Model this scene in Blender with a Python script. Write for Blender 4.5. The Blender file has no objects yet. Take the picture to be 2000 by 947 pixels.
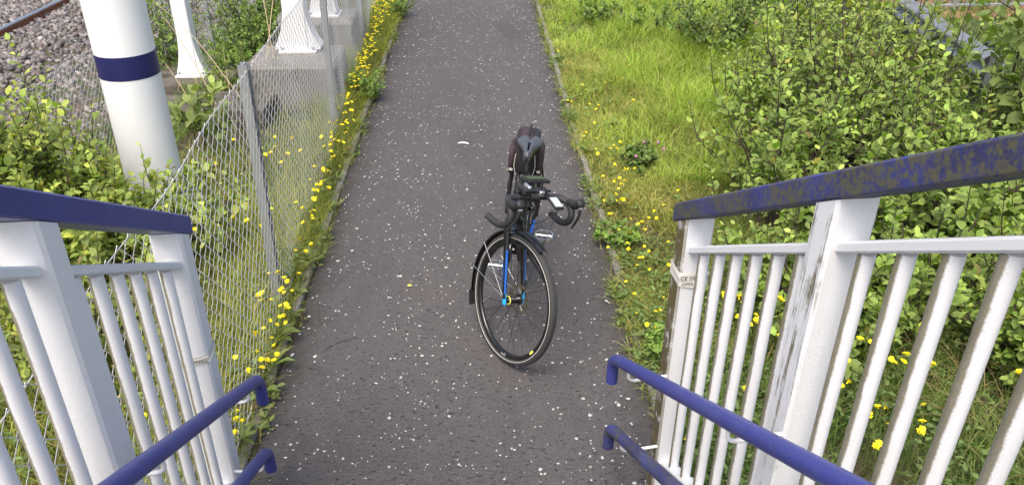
import bpy, math, random
import numpy as np
from mathutils import Vector, Matrix
R_ = math.radians
rng = np.random.default_rng(7)
random.seed(7)
scene = bpy.context.scene
col = scene.collection

# ------------------------------------------------------------------ camera
CAM_H = 2.594
cam_data = bpy.data.cameras.new('camera'); cam = bpy.data.objects.new('camera', cam_data); col.objects.link(cam)
cam_data.sensor_width = 36; cam_data.lens = 1535/2000*36; cam_data.clip_end = 2000; cam_data.clip_start = .02
cam.matrix_world = Matrix(((0.99921345, 0.01363449, -0.03723694, 0), (-0.03913672, 0.49034336, -0.87065016, 0),
                           (0.00638802, 0.87142268, 0.49049129, CAM_H), (0, 0, 0, 1)))
scene.camera = cam
# ------------------------------------------------------------------ light
SUN_EL, SUN_AZ = 60, -158        # azimuth: degrees clockwise from +Y
world = bpy.data.worlds.new('World'); scene.world = world; world.use_nodes = True
wn = world.node_tree.nodes; wn.clear()
sky = wn.new('ShaderNodeTexSky'); sky.sky_type = 'NISHITA'; sky.sun_disc = False
sky.sun_elevation = R_(SUN_EL); sky.sun_rotation = R_(SUN_AZ); sky.air_density = 1.0; sky.dust_density = 6.0; sky.ozone_density = 1.0
bg = wn.new('ShaderNodeBackground'); bg.inputs['Strength'].default_value = 0.15
wo = wn.new('ShaderNodeOutputWorld')
world.node_tree.links.new(sky.outputs[0], bg.inputs[0]); world.node_tree.links.new(bg.outputs[0], wo.inputs[0])
sd = bpy.data.lights.new('sun', 'SUN'); sd.energy = 1.2; sd.angle = R_(34); sd.color = (1, .96, .9)
sun = bpy.data.objects.new('sun', sd); col.objects.link(sun)
az, el = R_(SUN_AZ), R_(SUN_EL)
to_sun = Vector((math.sin(az)*math.cos(el), math.cos(az)*math.cos(el), math.sin(el)))
sun.rotation_euler = to_sun.to_track_quat('Z', 'Y').to_euler()
sun.location = to_sun*30
vs = scene.view_settings; vs.view_transform = 'Standard'; vs.look = 'None'; vs.gamma = 1; vs.use_curve_mapping = False
vs.exposure = 1.02

# ------------------------------------------------------------------ materials
def srgb(r, g, b):
    f = lambda c: ((c/255+.055)/1.055)**2.4 if c > 10 else c/255/12.92
    return (f(r), f(g), f(b), 1)

class NT:
    def __init__(s, name):
        s.m = bpy.data.materials.new(name); s.m.use_nodes = True
        s.n = s.m.node_tree.nodes; s.l = s.m.node_tree.links; s.n.clear()
        s.out = s.n.new('ShaderNodeOutputMaterial'); s.b = s.n.new('ShaderNodeBsdfPrincipled')
        s.l.new(s.b.outputs[0], s.out.inputs[0]); s.tc = s.n.new('ShaderNodeTexCoord')
    def put(s, sock, v):
        if isinstance(v, bpy.types.NodeSocket): s.l.new(v, sock)
        elif v is not None:
            if sock.type == 'RGBA' and not hasattr(v, '__len__'): v = (v, v, v, 1)
            if sock.type == 'RGBA' and len(v) == 3: v = (*v, 1)
            sock.default_value = v
    def mapping(s, scale, src='Object', rot=(0, 0, 0)):
        m = s.n.new('ShaderNodeMapping'); m.inputs['Scale'].default_value = scale; m.inputs['Rotation'].default_value = rot
        s.l.new(s.tc.outputs[src], m.inputs[0]); return m.outputs[0]
    def noise(s, scale, detail=4, rough=.55, vec=None, dist=0):
        n = s.n.new('ShaderNodeTexNoise'); n.inputs['Scale'].default_value = scale; n.inputs['Detail'].default_value = detail
        n.inputs['Roughness'].default_value = rough; n.inputs['Distortion'].default_value = dist
        s.l.new(vec if vec is not None else s.tc.outputs['Object'], n.inputs['Vector']); return n.outputs['Fac']
    def voro(s, scale, vec=None, out='Distance', feature='F1', rand=1):
        n = s.n.new('ShaderNodeTexVoronoi'); n.inputs['Scale'].default_value = scale; n.feature = feature
        n.inputs['Randomness'].default_value = rand
        s.l.new(vec if vec is not None else s.tc.outputs['Object'], n.inputs['Vector']); return n.outputs[out]
    def ramp(s, v, a, b, c0=0., c1=1.):
        n = s.n.new('ShaderNodeMapRange'); s.put(n.inputs[0], v); n.inputs[1].default_value = a; n.inputs[2].default_value = b
        s.put(n.inputs[3], c0); s.put(n.inputs[4], c1); return n.outputs[0]
    def mix(s, f, a, b, mode='MIX'):
        n = s.n.new('ShaderNodeMix'); n.data_type = 'RGBA'; n.blend_type = mode
        s.put(n.inputs[0], f); s.put(n.inputs[6], a); s.put(n.inputs[7], b); return n.outputs[2]
    def math(s, op, a, b=0.5):
        n = s.n.new('ShaderNodeMath'); n.operation = op; n.use_clamp = op in ('ADD', 'MULTIPLY', 'SUBTRACT') and False
        s.put(n.inputs[0], a); s.put(n.inputs[1], b); return n.outputs[0]
    def bump(s, h, strength=.3, dist=.01):
        n = s.n.new('ShaderNodeBump'); n.inputs['Strength'].default_value = strength; n.inputs['Distance'].default_value = dist
        s.put(n.inputs['Height'], h); s.l.new(n.outputs[0], s.b.inputs['Normal']); return n
    def fin(s, color=None, rough=None, metal=None, spec=None):
        if color is not None: s.put(s.b.inputs['Base Color'], color)
        if rough is not None: s.put(s.b.inputs['Roughness'], rough)
        if metal is not None: s.put(s.b.inputs['Metallic'], metal)
        if spec is not None: s.b.inputs['Specular IOR Level'].default_value = spec
        return s.m

M = {}
def plain(name, c, rough=.5, metal=0, spec=.5, var=.12, scale=30, bump=0):
    t = NT(name); n = t.noise(scale, 5)
    c0 = tuple(x*(1-var) for x in c[:3]); c1 = tuple(min(1, x*(1+var)) for x in c[:3])
    if bump: t.bump(n, bump, .004)
    M[name] = t.fin(t.mix(n, c0, c1), t.ramp(n, .2, .8, max(0, rough-.08), min(1, rough+.08)), metal, spec); return M[name]

# asphalt: purplish grey, worn lighter down the middle, dark pits and fine aggregate
t = NT('asphalt')
big = t.noise(1.1, 5, .6); mid = t.noise(9, 6, .65); fine = t.noise(240, 3, .7)
agg = t.voro(150)
base = t.mix(big, (.050, .0460, .0460), (.077, .0715, .0705))
base = t.mix(t.ramp(mid, .35, .7), base, (.080, .0735, .073))
base = t.mix(t.math('MULTIPLY', t.ramp(fine, .5, .75), .55), base, (.15, .141, .139))
grit = t.noise(85, 4, .75); base = t.mix(t.math('MULTIPLY', t.ramp(grit, .53, .68), .55), base, (.15, .141, .139)); base = t.mix(t.math('MULTIPLY', t.ramp(grit, .46, .34), .6), base, (.028, .026, .026))
base = t.mix(t.math('MULTIPLY', t.ramp(t.noise(1.7, 4, .6), .56, .70), .45), base, (.086, .075, .071))
sx_ = t.n.new('ShaderNodeSeparateXYZ'); t.l.new(t.tc.outputs['Object'], sx_.inputs[0])
edge_ = t.math('ABSOLUTE', t.math('ADD', sx_.outputs[0], .1225), 0)
base = t.mix(t.math('MULTIPLY', t.ramp(t.math('ADD', edge_, t.math('MULTIPLY', t.noise(6, 6, .7), .5)), 1.02, 1.22), .7), base, (.042, .037, .030))
base = t.mix(t.math('MULTIPLY', t.ramp(t.noise(.8, 3, .5, t.mapping((1, .35, 1))), .52, .64), .5), base, (.043, .040, .042))
pv = t.mapping((34, 62, 30), rot=(0, 0, .35)); pits = t.noise(1.0, 4, .65, pv, .6); pits2 = t.voro(1.0, t.mapping((22, 48, 20)))
pm = t.math('MULTIPLY', t.ramp(pits, .585, .63), t.ramp(mid, .36, .52))
pm = t.math('MAXIMUM', pm, t.math('MULTIPLY', t.ramp(pits2, .16, .12), t.ramp(pits, .5, .55)))
base = t.mix(t.math('MULTIPLY', pm, .85), base, (.018, .015, .015))
h = t.math('SUBTRACT', t.math('ADD', t.math('MULTIPLY', fine, .5), t.math('MULTIPLY', agg, .6)), t.math('MULTIPLY', pm, 1.2))
t.bump(h, .55, .006)
M['asphalt'] = t.fin(base, .82, 0, .35)

t = NT('stone_chip'); n = t.noise(60, 3)
M['stone_chip'] = t.fin(t.mix(n, (.30, .29, .28), (.56, .555, .54)), .55)

t = NT('concrete'); n = t.noise(7, 8, .65); n2 = t.noise(60, 5, .7); sp = t.voro(90)
c = t.mix(n, (.14, .13, .115), (.25, .235, .21)); c = t.mix(t.ramp(n2, .5, .7), c, (.10, .095, .085)); c = t.mix(t.ramp(t.noise(4, 6, .7), .56, .68), c, (.055, .06, .028))
t.bump(t.math('ADD', n2, sp), .5, .006); M['concrete'] = t.fin(c, .9)

t = NT('old_concrete'); n = t.noise(5, 8, .7); n2 = t.noise(45, 6, .7)
c = t.mix(n, (.05, .043, .034), (.17, .15, .125)); c = t.mix(t.ramp(t.noise(3, 6, .7), .5, .6), c, (.03, .032, .014)); c = t.mix(t.ramp(n2, .58, .7), c, (.28, .25, .21))
t.bump(n2, .8, .02); M['old_concrete'] = t.fin(c, .95)

t = NT('soil'); n = t.noise(3, 8, .65); n2 = t.noise(70, 5, .7)
c = t.mix(n, (.055, .042, .024), (.105, .085, .048)); c = t.mix(t.ramp(t.noise(1.6, 5), .45, .62), c, (.05, .07, .018)); c = t.mix(t.ramp(n2, .55, .7), c, (.2, .165, .095))
t.bump(n2, .8, .02); M['soil'] = t.fin(c, .95)

def paint_white(name, moss, grime, full=False):
    t = NT(name); n = t.noise(260, 4, .7); m = t.noise(14, 8, .7); k = t.noise(3.2, 6, .65)
    c = t.mix(n, (.68, .69, .70), (.78, .79, .80))
    gm = t.math('MULTIPLY', t.ramp(n, .52, .66), t.ramp(k, .34, .62))
    c = t.mix(t.math('MULTIPLY', gm, grime), c, (.36, .345, .32))
    nx = t.n.new('ShaderNodeSeparateXYZ'); t.l.new(t.tc.outputs['Normal'], nx.inputs[0])
    if moss:
        face = t.ramp(nx.outputs[0], -.25, -.95)             # grows on the faces turned to the stair
        mm = t.math('MULTIPLY', face, t.ramp(t.math('ADD', m, t.math('MULTIPLY', t.noise(55, 5, .7), .45)), .52, .70)) if full else t.math('MULTIPLY', face, t.ramp(t.math('ADD', t.noise(1, 6, .7, t.mapping((30, 38, 2.2))), t.math('MULTIPLY', m, .35)), .70, .80))
        c = t.mix(mm, c, t.mix(t.noise(40, 4), (.085, .07, .028), (.17, .135, .06)))
    sp = t.ramp(t.noise(90, 5, .75), .655, .70)
    c = t.mix(t.math('MULTIPLY', sp, .5*grime+.1), c, (.13, .115, .085))
    t.bump(n, .22, .003)
    M[name] = t.fin(c, .42, 0, .45)
paint_white('white_post', False, .62); paint_white('white_post_mossy', True, .6); paint_white('white_post_full_moss', True, .6, True); paint_white('white_column', False, .28)
# balusters: rough chalky paint, grime gathered along the left flank
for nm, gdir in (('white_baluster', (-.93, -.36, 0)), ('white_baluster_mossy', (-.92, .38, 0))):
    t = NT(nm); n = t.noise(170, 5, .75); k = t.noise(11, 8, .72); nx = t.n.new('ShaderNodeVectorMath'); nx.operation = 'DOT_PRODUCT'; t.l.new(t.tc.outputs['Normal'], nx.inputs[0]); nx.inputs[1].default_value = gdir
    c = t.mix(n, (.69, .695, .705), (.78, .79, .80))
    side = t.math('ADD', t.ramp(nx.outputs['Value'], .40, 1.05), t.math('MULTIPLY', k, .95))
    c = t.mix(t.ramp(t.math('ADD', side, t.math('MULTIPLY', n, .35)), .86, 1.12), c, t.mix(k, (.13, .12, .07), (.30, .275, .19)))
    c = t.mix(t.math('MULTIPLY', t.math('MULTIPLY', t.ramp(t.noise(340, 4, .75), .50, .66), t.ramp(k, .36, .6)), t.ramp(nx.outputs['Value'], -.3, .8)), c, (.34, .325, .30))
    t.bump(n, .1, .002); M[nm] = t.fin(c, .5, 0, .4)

def paint_blue(name, moss):
    t = NT(name); n = t.noise(6, 7, .65); s = t.noise(120, 5, .7, t.mapping((1, .25, 1)))
    c = t.mix(n, (.033, .041, .195), (.048, .060, .270))
    c = t.mix(t.ramp(t.noise(3, 6, .6), .5, .75), c, (.075, .085, .25))
    if moss > 0:
        b = t.noise(7, 10, .75, t.mapping((1, .6, 1.6)), .2); g = t.noise(1, 8, .82, t.mapping((90, 60, 60)))
        mk = t.math('MULTIPLY', t.ramp(t.math('ADD', b, t.math('MULTIPLY', g, 1.5)), 1.48-moss, 1.60-moss), .85)
        c = t.mix(t.math('MULTIPLY', t.ramp(t.noise(4, 8, .7), .38, .62), .75), c, (.028, .024, .048))
        c = t.mix(mk, c, t.mix(g, (.050, .048, .020), (.15, .142, .050)))
        t.bump(mk, .4, .004)
    else:
        c = t.mix(t.math('MULTIPLY', t.ramp(s, .56, .70), .5), c, (.12, .13, .25)); c = t.mix(t.math('MULTIPLY', t.ramp(t.noise(16, 8, .75), .56, .66), .45), c, (.030, .030, .085)); t.bump(t.noise(300, 3), .08, .002)
    c = t.mix(t.ramp(t.noise(28, 4, .6), .70, .73), c, (.012, .012, .03))
    M[name] = t.fin(c, .36 if moss == 0 else .55, 0, .5)
paint_blue('blue_paint', 0); paint_blue('blue_paint_mossy', .255); paint_blue('blue_paint_half_mossy', .215)
plain('blue_band', (.012, .014, .085), .4, var=.15, scale=5)

plain('galvanised', (.42, .44, .46), .45, .75, var=.2, scale=25); plain('wire', (.50, .51, .515), .45, .25, var=.15, scale=9)
plain('barrier_steel', (.30, .31, .32), .5, .6, var=.3, scale=12); plain('dark_steel', (.05, .05, .055), .45, .6); plain('rust', (.26, .105, .05), .85, .1, var=.35, scale=18, bump=.4)
plain('rail_head', (.42, .43, .45), .28, .9, var=.15); plain('sleeper', (.40, .19, .11), .9, var=.35, scale=9, bump=.4)
plain('tape', (.70, .67, .60), .45, var=.1); plain('print_black', (.008, .008, .008), .6)
plain('bark', (.055, .038, .03), .85, var=.4, scale=40, bump=.5); plain('twig_green', (.10, .085, .04), .7, var=.3)
plain('straw', (.42, .33, .18), .8, var=.25); plain('paver_brick', (.42, .19, .15), .9, var=.2, scale=8, bump=.4)
plain('step_concrete', (.24, .235, .225), .9, var=.2, scale=12, bump=.4); plain('feather', (.8, .8, .78), .7, var=.05)
plain('yellow_leaf', (.55, .50, .10), .6)
# bicycle
plain('tyre_rubber', (.032, .032, .033), .75, var=.3, bump=.2); plain('black_gloss', (.008, .008, .009), .22, spec=.6); plain('black_matt', (.013, .013, .014), .6)
plain('bar_tape', (.020, .020, .022), .65, var=.3, scale=80, bump=.3); plain('saddle_vinyl', (.055, .06, .07), .33, var=.1); plain('bag_fabric', (.014, .011, .014), .85, var=.3, scale=90, bump=.2)
plain('bag_maroon', (.038, .021, .025), .8, var=.2, scale=90, bump=.2); plain('bike_blue', (.012, .10, .42), .3, var=.08); plain('bike_cyan', (.02, .33, .72), .35, var=.06)
plain('alloy', (.6, .6, .6), .3, .9, var=.1); plain('reflective', (.50, .48, .44), .4, var=.08); plain('mud_brown', (.11, .085, .065), .8, var=.3)
plain('rotor', (.30, .27, .20), .35, .85, var=.2); plain('screen_grey', (.42, .46, .48), .2, var=.05); plain('green_pad', (.045, .065, .025), .6); plain('yellow_plastic', (.75, .7, .12), .5)

def leafy(name, rough=.48, trans=.32, spec=.35, pale_under=1.0):
    t = NT(name); a = t.n.new('ShaderNodeAttribute'); a.attribute_name = 'Col'
    geo = t.n.new('ShaderNodeNewGeometry')
    under = t.mix(.4, a.outputs['Color'], (.25, .31, .12)) if pale_under else a.outputs['Color']  # leaf underside is a paler green of its own
    c = t.mix(geo.outputs['Backfacing'], a.outputs['Color'], under)
    t.fin(c, rough, 0, spec)
    tr = t.n.new('ShaderNodeBsdfTranslucent'); t.l.new(t.mix(1.0, a.outputs['Color'], (1.15, 1.25, .6), 'MULTIPLY'), tr.inputs[0])
    mx = t.n.new('ShaderNodeMixShader'); mx.inputs[0].default_value = trans
    t.l.new(t.b.outputs[0], mx.inputs[1]); t.l.new(tr.outputs[0], mx.inputs[2]); t.l.new(mx.outputs[0], t.out.inputs[0])
    M[name] = t.m
leafy('leaf', .55, .34, .22); leafy('grass', .6, .35, .18, 0)
t = NT('petal'); n = t.noise(80, 3); t.fin(t.mix(n, (.78, .66, .012), (.9, .79, .03)), .55, 0, .3); M['petal'] = t.m

# ------------------------------------------------------------------ mesh helpers
def tag(o, label=None, cat=None, group=None, kind=None):
    if label: o['label'] = label
    if cat: o['category'] = cat
    if group: o['group'] = group
    if kind: o['kind'] = kind
    return o
def link(o, parent=None):
    col.objects.link(o)
    if parent is not None: o.parent = parent
    return o
def thing(name, label, cat, loc=(0, 0, 0), rz=0, group=None):
    o = bpy.data.objects.new(name, None); o.location = loc; o.rotation_euler = (0, 0, rz); o.empty_display_size = .1
    link(o); return tag(o, label, cat, group)

class MB:
    """collects shapes of one piece; build() links them as ONE mesh object"""
    def __init__(s): s.v = []; s.f = []; s.mi = []; s.cm = 0; s.sm = []
    def add(s, vs_, fs, smooth=False):
        o = len(s.v); s.v += [tuple(map(float, p)) for p in vs_]
        for f in fs: s.f.append(tuple(i+o for i in f)); s.mi.append(s.cm); s.sm.append(smooth)
        return s
    def box(s, c, size, rot=None, bev=0):
        x, y, z = (d/2 for d in size); c = Vector(c)
        if bev:
            b = min(bev, x*.9, y*.9, z*.9); pts = []
            sec = [(x-b, y), (x, y-b), (x, -y+b), (x-b, -y), (-x+b, -y), (-x, -y+b), (-x, y-b), (-x+b, y)]
            top = [(px*(x-b)/x if abs(px) == x else px, py*(y-b)/y if abs(py) == y else py) for px, py in sec]
            lay = [(top, -z), (sec, -z+b), (sec, z-b), (top, z)]
            for q, zz in lay: pts += [Vector((px, py, zz)) for px, py in q]
            fs = [tuple(range(7, -1, -1))[::-1], tuple(range(24, 32))[::-1]]
            for k in range(3):
                for i in range(8): j = (i+1) % 8; fs.append((k*8+i, k*8+8+i, k*8+8+j, k*8+j))
        else:
            pts = [Vector((i, j, k)) for k in (-z, z) for j in (-y, y) for i in (-x, x)]
            fs = [(0, 2, 3, 1), (4, 5, 7, 6), (0, 1, 5, 4), (2, 6, 7, 3), (0, 4, 6, 2), (1, 3, 7, 5)]
        if rot is not None: pts = [rot @ p for p in pts]
        return s.add([p+c for p in pts], fs)
    def sweep(s, path, secs, up=None, caps=True, closed=False, smooth=True):
        """path points, one section (list of (a,b)) or one per point; a along side, b along up"""
        P = [Vector(p) for p in path]; n = len(P); prev = None; vs_ = []
        if not isinstance(secs[0][0], (tuple, list)): secs = [secs]*n
        k = len(secs[0])
        for i in range(n):
            if closed: T = (P[(i+1) % n]-P[i-1])
            else: T = P[min(i+1, n-1)]-P[max(i-1, 0)]
            T.normalize()
            if up is not None: U = Vector(up(i) if callable(up) else up); U = U-T*U.dot(T)
            elif prev is None: U = Vector((0, 0, 1)) if abs(T.z) < .9 else Vector((1, 0, 0)); U = U-T*U.dot(T)
            else: U = prev-T*prev.dot(T)
            U.normalize(); prev = U; S = T.cross(U)
            for a, b in secs[i]: vs_.append(P[i]+S*a+U*b)
        fs = []
        for i in range(n if closed else n-1):
            for j in range(k):
                j2 = (j+1) % k; i2 = (i+1) % n
                fs.append((i*k+j, i*k+j2, i2*k+j2, i2*k+j))
        s.add(vs_, fs, smooth)
        if caps and not closed:
            s.add(vs_[:k], [tuple(range(k-1, -1, -1))]); s.add(vs_[-k:], [tuple(range(k))])
        return s
    def tube(s, path, r, n=8, closed=False, caps=True):
        rs = r if isinstance(r, (list, tuple)) else [r]*len(path)
        secs = [[(q*math.cos(2*math.pi*j/n), q*math.sin(2*math.pi*j/n)) for j in range(n)] for q in rs]
        return s.sweep(path, secs, None, caps, closed)
    def build(s, name, mats, parent=None, xf=None, off=None):
        me = bpy.data.meshes.new(name); v = s.v
        if xf is not None: v = [tuple(xf(Vector(p))) for p in v]
        if off is not None: v = [(p[0]-off[0], p[1]-off[1], p[2]-off[2]) for p in v]
        me.from_pydata(v, [], s.f)
        for m in (mats if isinstance(mats, (list, tuple)) else [mats]): me.materials.append(M[m])
        me.polygons.foreach_set('material_index', s.mi); me.polygons.foreach_set('use_smooth', s.sm); me.update()
        return link(bpy.data.objects.new(name, me), parent)

def arc_pts(c, r, a0, a1, n, plane='xz', k=0):
    out = []
    for i in range(n):
        a = a0+(a1-a0)*i/(n-1)
        if plane == 'xz': out.append((c[0]+r*math.cos(a), c[1], c[2]+r*math.sin(a)))
        else: out.append((c[0], c[1]+r*math.cos(a), c[2]+r*math.sin(a)))
    return out
def spline(pts, n=6):
    P = [Vector(p) for p in pts]; out = []
    for i in range(len(P)-1):
        p0 = P[max(i-1, 0)]; p1 = P[i]; p2 = P[i+1]; p3 = P[min(i+2, len(P)-1)]
        for k in range(n):
            u = k/n
            out.append(.5*((2*p1)+(p2-p0)*u+(2*p0-5*p1+4*p2-p3)*u*u+(3*p1-p0-3*p2+p3)*u**3))
    return out+[P[-1]]

def np_mesh(name, verts, tris, mat, cols=None, parent=None, smooth=False, kind=None):
    me = bpy.data.meshes.new(name); nv, nf = len(verts), len(tris)
    me.vertices.add(nv); me.vertices.foreach_set('co', np.ascontiguousarray(verts, np.float32).ravel())
    w = tris.shape[1]
    me.loops.add(nf*w); me.loops.foreach_set('vertex_index', np.ascontiguousarray(tris, np.int32).ravel())
    me.polygons.add(nf); me.polygons.foreach_set('loop_start', np.arange(0, nf*w, w, dtype=np.int32))
    if smooth: me.polygons.foreach_set('use_smooth', np.ones(nf, bool))
    me.materials.append(M[mat]); me.update(calc_edges=True); me.validate()
    if cols is not None:
        a = me.color_attributes.new('Col', 'FLOAT_COLOR', 'POINT')
        a.data.foreach_set('color', np.concatenate([cols, np.ones((nv, 1))], 1).astype(np.float32).ravel())
    o = link(bpy.data.objects.new(name, me), parent)
    if kind: o['kind'] = kind
    return o
def unit(a): return a/np.maximum(np.linalg.norm(a, axis=-1, keepdims=True), 1e-9)

LEAF_T = np.array([(0, 0, 0), (.30, -.42, .05), (.30, .0, -.03), (.30, .42, .05), (.68, -.44, .03), (.66, 0, -.04), (.68, .44, .03), (1, 0, -.10)])
LEAF_N = np.array([(0, 0, 0), (.25, -.22, .05), (.25, .0, -.03), (.25, .22, .05), (.65, -.21, .0), (.65, 0, -.06), (.65, .21, .0), (1, 0, -.16)])
LEAF_F = np.array([(0, 1, 2), (0, 2, 3), (1, 4, 5), (1, 5, 2), (2, 5, 6), (2, 6, 3), (4, 7, 5), (5, 7, 6)])[:, ::-1]
def leaves(pos, d, nrm, L, W, colr, T=LEAF_T):
    """arrays -> verts, tris, cols"""
    d = unit(d); nrm = unit(nrm-d*np.sum(nrm*d, 1, keepdims=True)); sd_ = np.cross(nrm, d)
    N = len(pos); curl = rng.uniform(-.5, 2.6, N)
    v = pos[:, None]+d[:, None]*(T[None, :, 0:1]*L[:, None, None])+sd_[:, None]*(T[None, :, 1:2]*W[:, None, None]) \
        + nrm[:, None]*(T[None, :, 2:3]*L[:, None, None]*np.where(T[None, :, 0:1] > .5, curl[:, None, None], 1))
    f = (LEAF_F[None]+(np.arange(N)*8)[:, None, None]).reshape(-1, 3)
    return v.reshape(-1, 3), f, np.repeat(colr, 8, 0)
def blades(pos, h, ang, lean, w, colr):
    N = len(pos); d = np.stack([np.cos(ang), np.sin(ang), np.zeros(N)], 1); sd_ = np.stack([-np.sin(ang+rng.normal(0, .6, N)), np.cos(ang), np.zeros(N)], 1)
    vs_ = []
    for t_, ww in ((0, 1), (.4, .85), (.75, .55), (1, 0)):
        c = pos+d*(lean*h*t_**2.0)[:, None]; c[:, 2] += h*(t_-.35*np.minimum(lean, 1.3)*t_**2.2)
        if ww: vs_ += [c-sd_*(w*ww/2)[:, None], c+sd_*(w*ww/2)[:, None]]
        else: vs_.append(c)
    v = np.stack(vs_, 1).reshape(-1, 3)
    F = np.array([(0, 1, 3), (0, 3, 2), (2, 3, 5), (2, 5, 4), (4, 5, 6)])
    return v, (F[None]+(np.arange(N)*7)[:, None, None]).reshape(-1, 3), np.repeat(colr, 7, 0)
LEAFK = 1.55
def palette(N, cs, wts=None, jit=.16):
    cs = np.array(cs); i = rng.choice(len(cs), N, p=wts); c = cs[i]
    j = rng.choice(len(cs), N, p=wts); u = rng.random((N, 1))*.5
    return np.clip((c*(1-u)+cs[j]*u)*rng.normal(1, jit, (N, 1)), .005, .9)

def text_polys(body, size):
    cu = bpy.data.curves.new('t', 'FONT'); cu.body = body; cu.size = size; cu.align_x = 'CENTER'; cu.align_y = 'CENTER'
    ob = bpy.data.objects.new('t', cu); col.objects.link(ob); dg = bpy.context.evaluated_depsgraph_get()
    me = bpy.data.meshes.new_from_object(ob.evaluated_get(dg)); out = ([tuple(v.co) for v in me.vertices], [tuple(p.vertices) for p in me.polygons])
    bpy.data.objects.remove(ob); bpy.data.curves.remove(cu); bpy.data.meshes.remove(me); return out

# ================================================================== SETTING
PL, PR = -1.057, .812                     # path edges
A_ST = R_(4.93)                           # the stair is turned a little against the path
def st(x, y, z=0.):                       # stair frame -> world
    return (math.cos(A_ST)*x-math.sin(A_ST)*y, math.sin(A_ST)*x+math.cos(A_ST)*y, z)
def ground_z(X):
    return np.interp(X, [-60, -8.2, -7.4, -6.2, -4.6, -4.1, -3.6, -2.9, 60], [-.5, -.5, -.46, -.46, -.66, -.72, -.66, -.03, -.03])

gx = [-400, -60, -20, -8.2, -7.4, -6.2, -4.6, -4.1, -3.8, -3.6, -3.2, -2.9, -2.2, -1.6, -1.2, -1, 0, 1, 2, 3, 5, 8, 20, 60, 400]
gy = [-400, -60, -10, -2, 0, 2, 4, 6, 8, 10, 12, 16, 30, 100, 400]
b = MB(); b.add([(x, y, float(ground_z(x))) for y in gy for x in gx],
                [(j*len(gx)+i, j*len(gx)+i+1, (j+1)*len(gx)+i+1, (j+1)*len(gx)+i) for j in range(len(gy)-1) for i in range(len(gx)-1)])
tag(b.build('ground', 'soil'), 'brown soil ground under the verges', 'ground', kind='structure')
# path, with slightly ragged edges
ys = np.concatenate([np.arange(1.2, 15, .12), np.arange(15, 80, 3)])
ex = lambda y, k: .012*math.sin(y*5.1+k)+.008*math.sin(y*13.3+2*k)
b = MB(); vsx = []
for y in ys:
    for q in range(7): vsx.append((PL+(PR-PL)*q/6+(ex(y, 1) if q == 0 else ex(y, 4) if q == 6 else 0), y, -.012 if q in (0, 6) else 0))
b.add(vsx, [(j*7+i, j*7+i+1, (j+1)*7+i+1, (j+1)*7+i) for j in range(len(ys)-1) for i in range(6)])
tag(b.build('path', 'asphalt'), 'dark asphalt footpath flecked with white chips', 'path', kind='structure')

# white stone chips pressed into the asphalt
N = 3000
yy = 2.2+rng.random(N)**1.25*11.5; xx = PL+.03+rng.random(N)*(PR-PL-.06)
cl = rng.random(N) < .3; yy[cl] = np.repeat(yy[cl][::3], 3)[:cl.sum()]+rng.normal(0, .035, cl.sum()) if cl.sum() else yy[cl]
k = np.repeat(xx[cl][::3], 3)[:cl.sum()]; xx[cl] = k+rng.normal(0, .045, cl.sum()); xx = np.clip(xx, PL+.02, PR-.02)
sz = np.clip(rng.lognormal(math.log(.0046), .45, N), .002, .0125); an = rng.random(N)*6.28
V = []; F = []
for i in range(N):
    m = 6; e = rng.uniform(.45, 1); r = sz[i]*rng.uniform(.7, 1.25, m); o = len(V)
    ta = an[i]
    for zz, sc in ((-.001, 1.05), (.0018, .8)):
        for j in range(m):
            a = j*2*math.pi/m; px, py = r[j]*sc*math.cos(a), r[j]*sc*math.sin(a)*e
            V.append((xx[i]+px*math.cos(ta)-py*math.sin(ta), yy[i]+px*math.sin(ta)+py*math.cos(ta), zz))
    c = len(V); V.append((xx[i], yy[i], .0022))
    for j in range(m):
        j2 = (j+1) % m; F += [(o+j, o+j2, o+m+j2), (o+j, o+m+j2, o+m+j), (o+m+j, o+m+j2, c)]
tag(np_mesh('stone_chips', np.array(V), np.array(F), 'stone_chip'), 'white stone chips scattered in the dark asphalt', 'stone chips', kind='stuff')

# edging: one concrete piece after another, slightly out of line
for nm, X0, sg, lab in (('kerb_left', PL, -1, 'weathered concrete edging strip on the fence side of path'), ('kerb_right', PR, 1, 'weathered concrete edging strip on the grass side of path')):
    root = bpy.data.objects.new(nm, None); link(root); tag(root, lab, 'edging', kind='structure'); root.location = (X0, 0, 0)
    meshes = []
    for q in range(4):
        b = MB(); n = 9; secs = []
        for i in range(n):
            j1, j2 = rng.normal(0, .002, 2); w = .024+rng.normal(0, .0008)
            secs.append([(-w, -.14), (w, -.14), (w+j1, .0), (w*.8, .010+j2), (-w*.75, .012-j2), (-w+j1, .0)])
        b.sweep([(0, -.45+.9*i/(n-1), 0) for i in range(n)], secs, (0, 0, 1), smooth=False)
        me = b.build('kerb_stone', 'concrete').data; meshes.append(me)
    for o in [o for o in col.objects if o.name.startswith('kerb_stone') and o.parent is None]: bpy.data.objects.remove(o)
    for i in range(14):
        o = bpy.data.objects.new('kerb_stone', meshes[i % 4]); link(o, root)
        o.location = (sg*(.034+rng.uniform(0, .012)), 1.9+i*.905, rng.normal(-.004, .006)); o.rotation_euler = (rng.normal(0, .006), rng.normal(0, .03), rng.normal(0, .006))

# ------------------------------------------------------------------ steps under the camera (bottom of the flight)
sb = st(0, 1.75)
stairs = thing('staircase', 'concrete steps coming down to the path between blue topped railings', 'stairs', sb, A_ST)
stairs['kind'] = 'structure'
for i in range(9):
    b = MB(); b.box((.05, 1.75-.28*i-.14, .08+.16*i), (1.52, .30, .16), bev=.012)
    b.build('step', 'step_concrete', stairs, off=(0, 1.75, 0))

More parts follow.
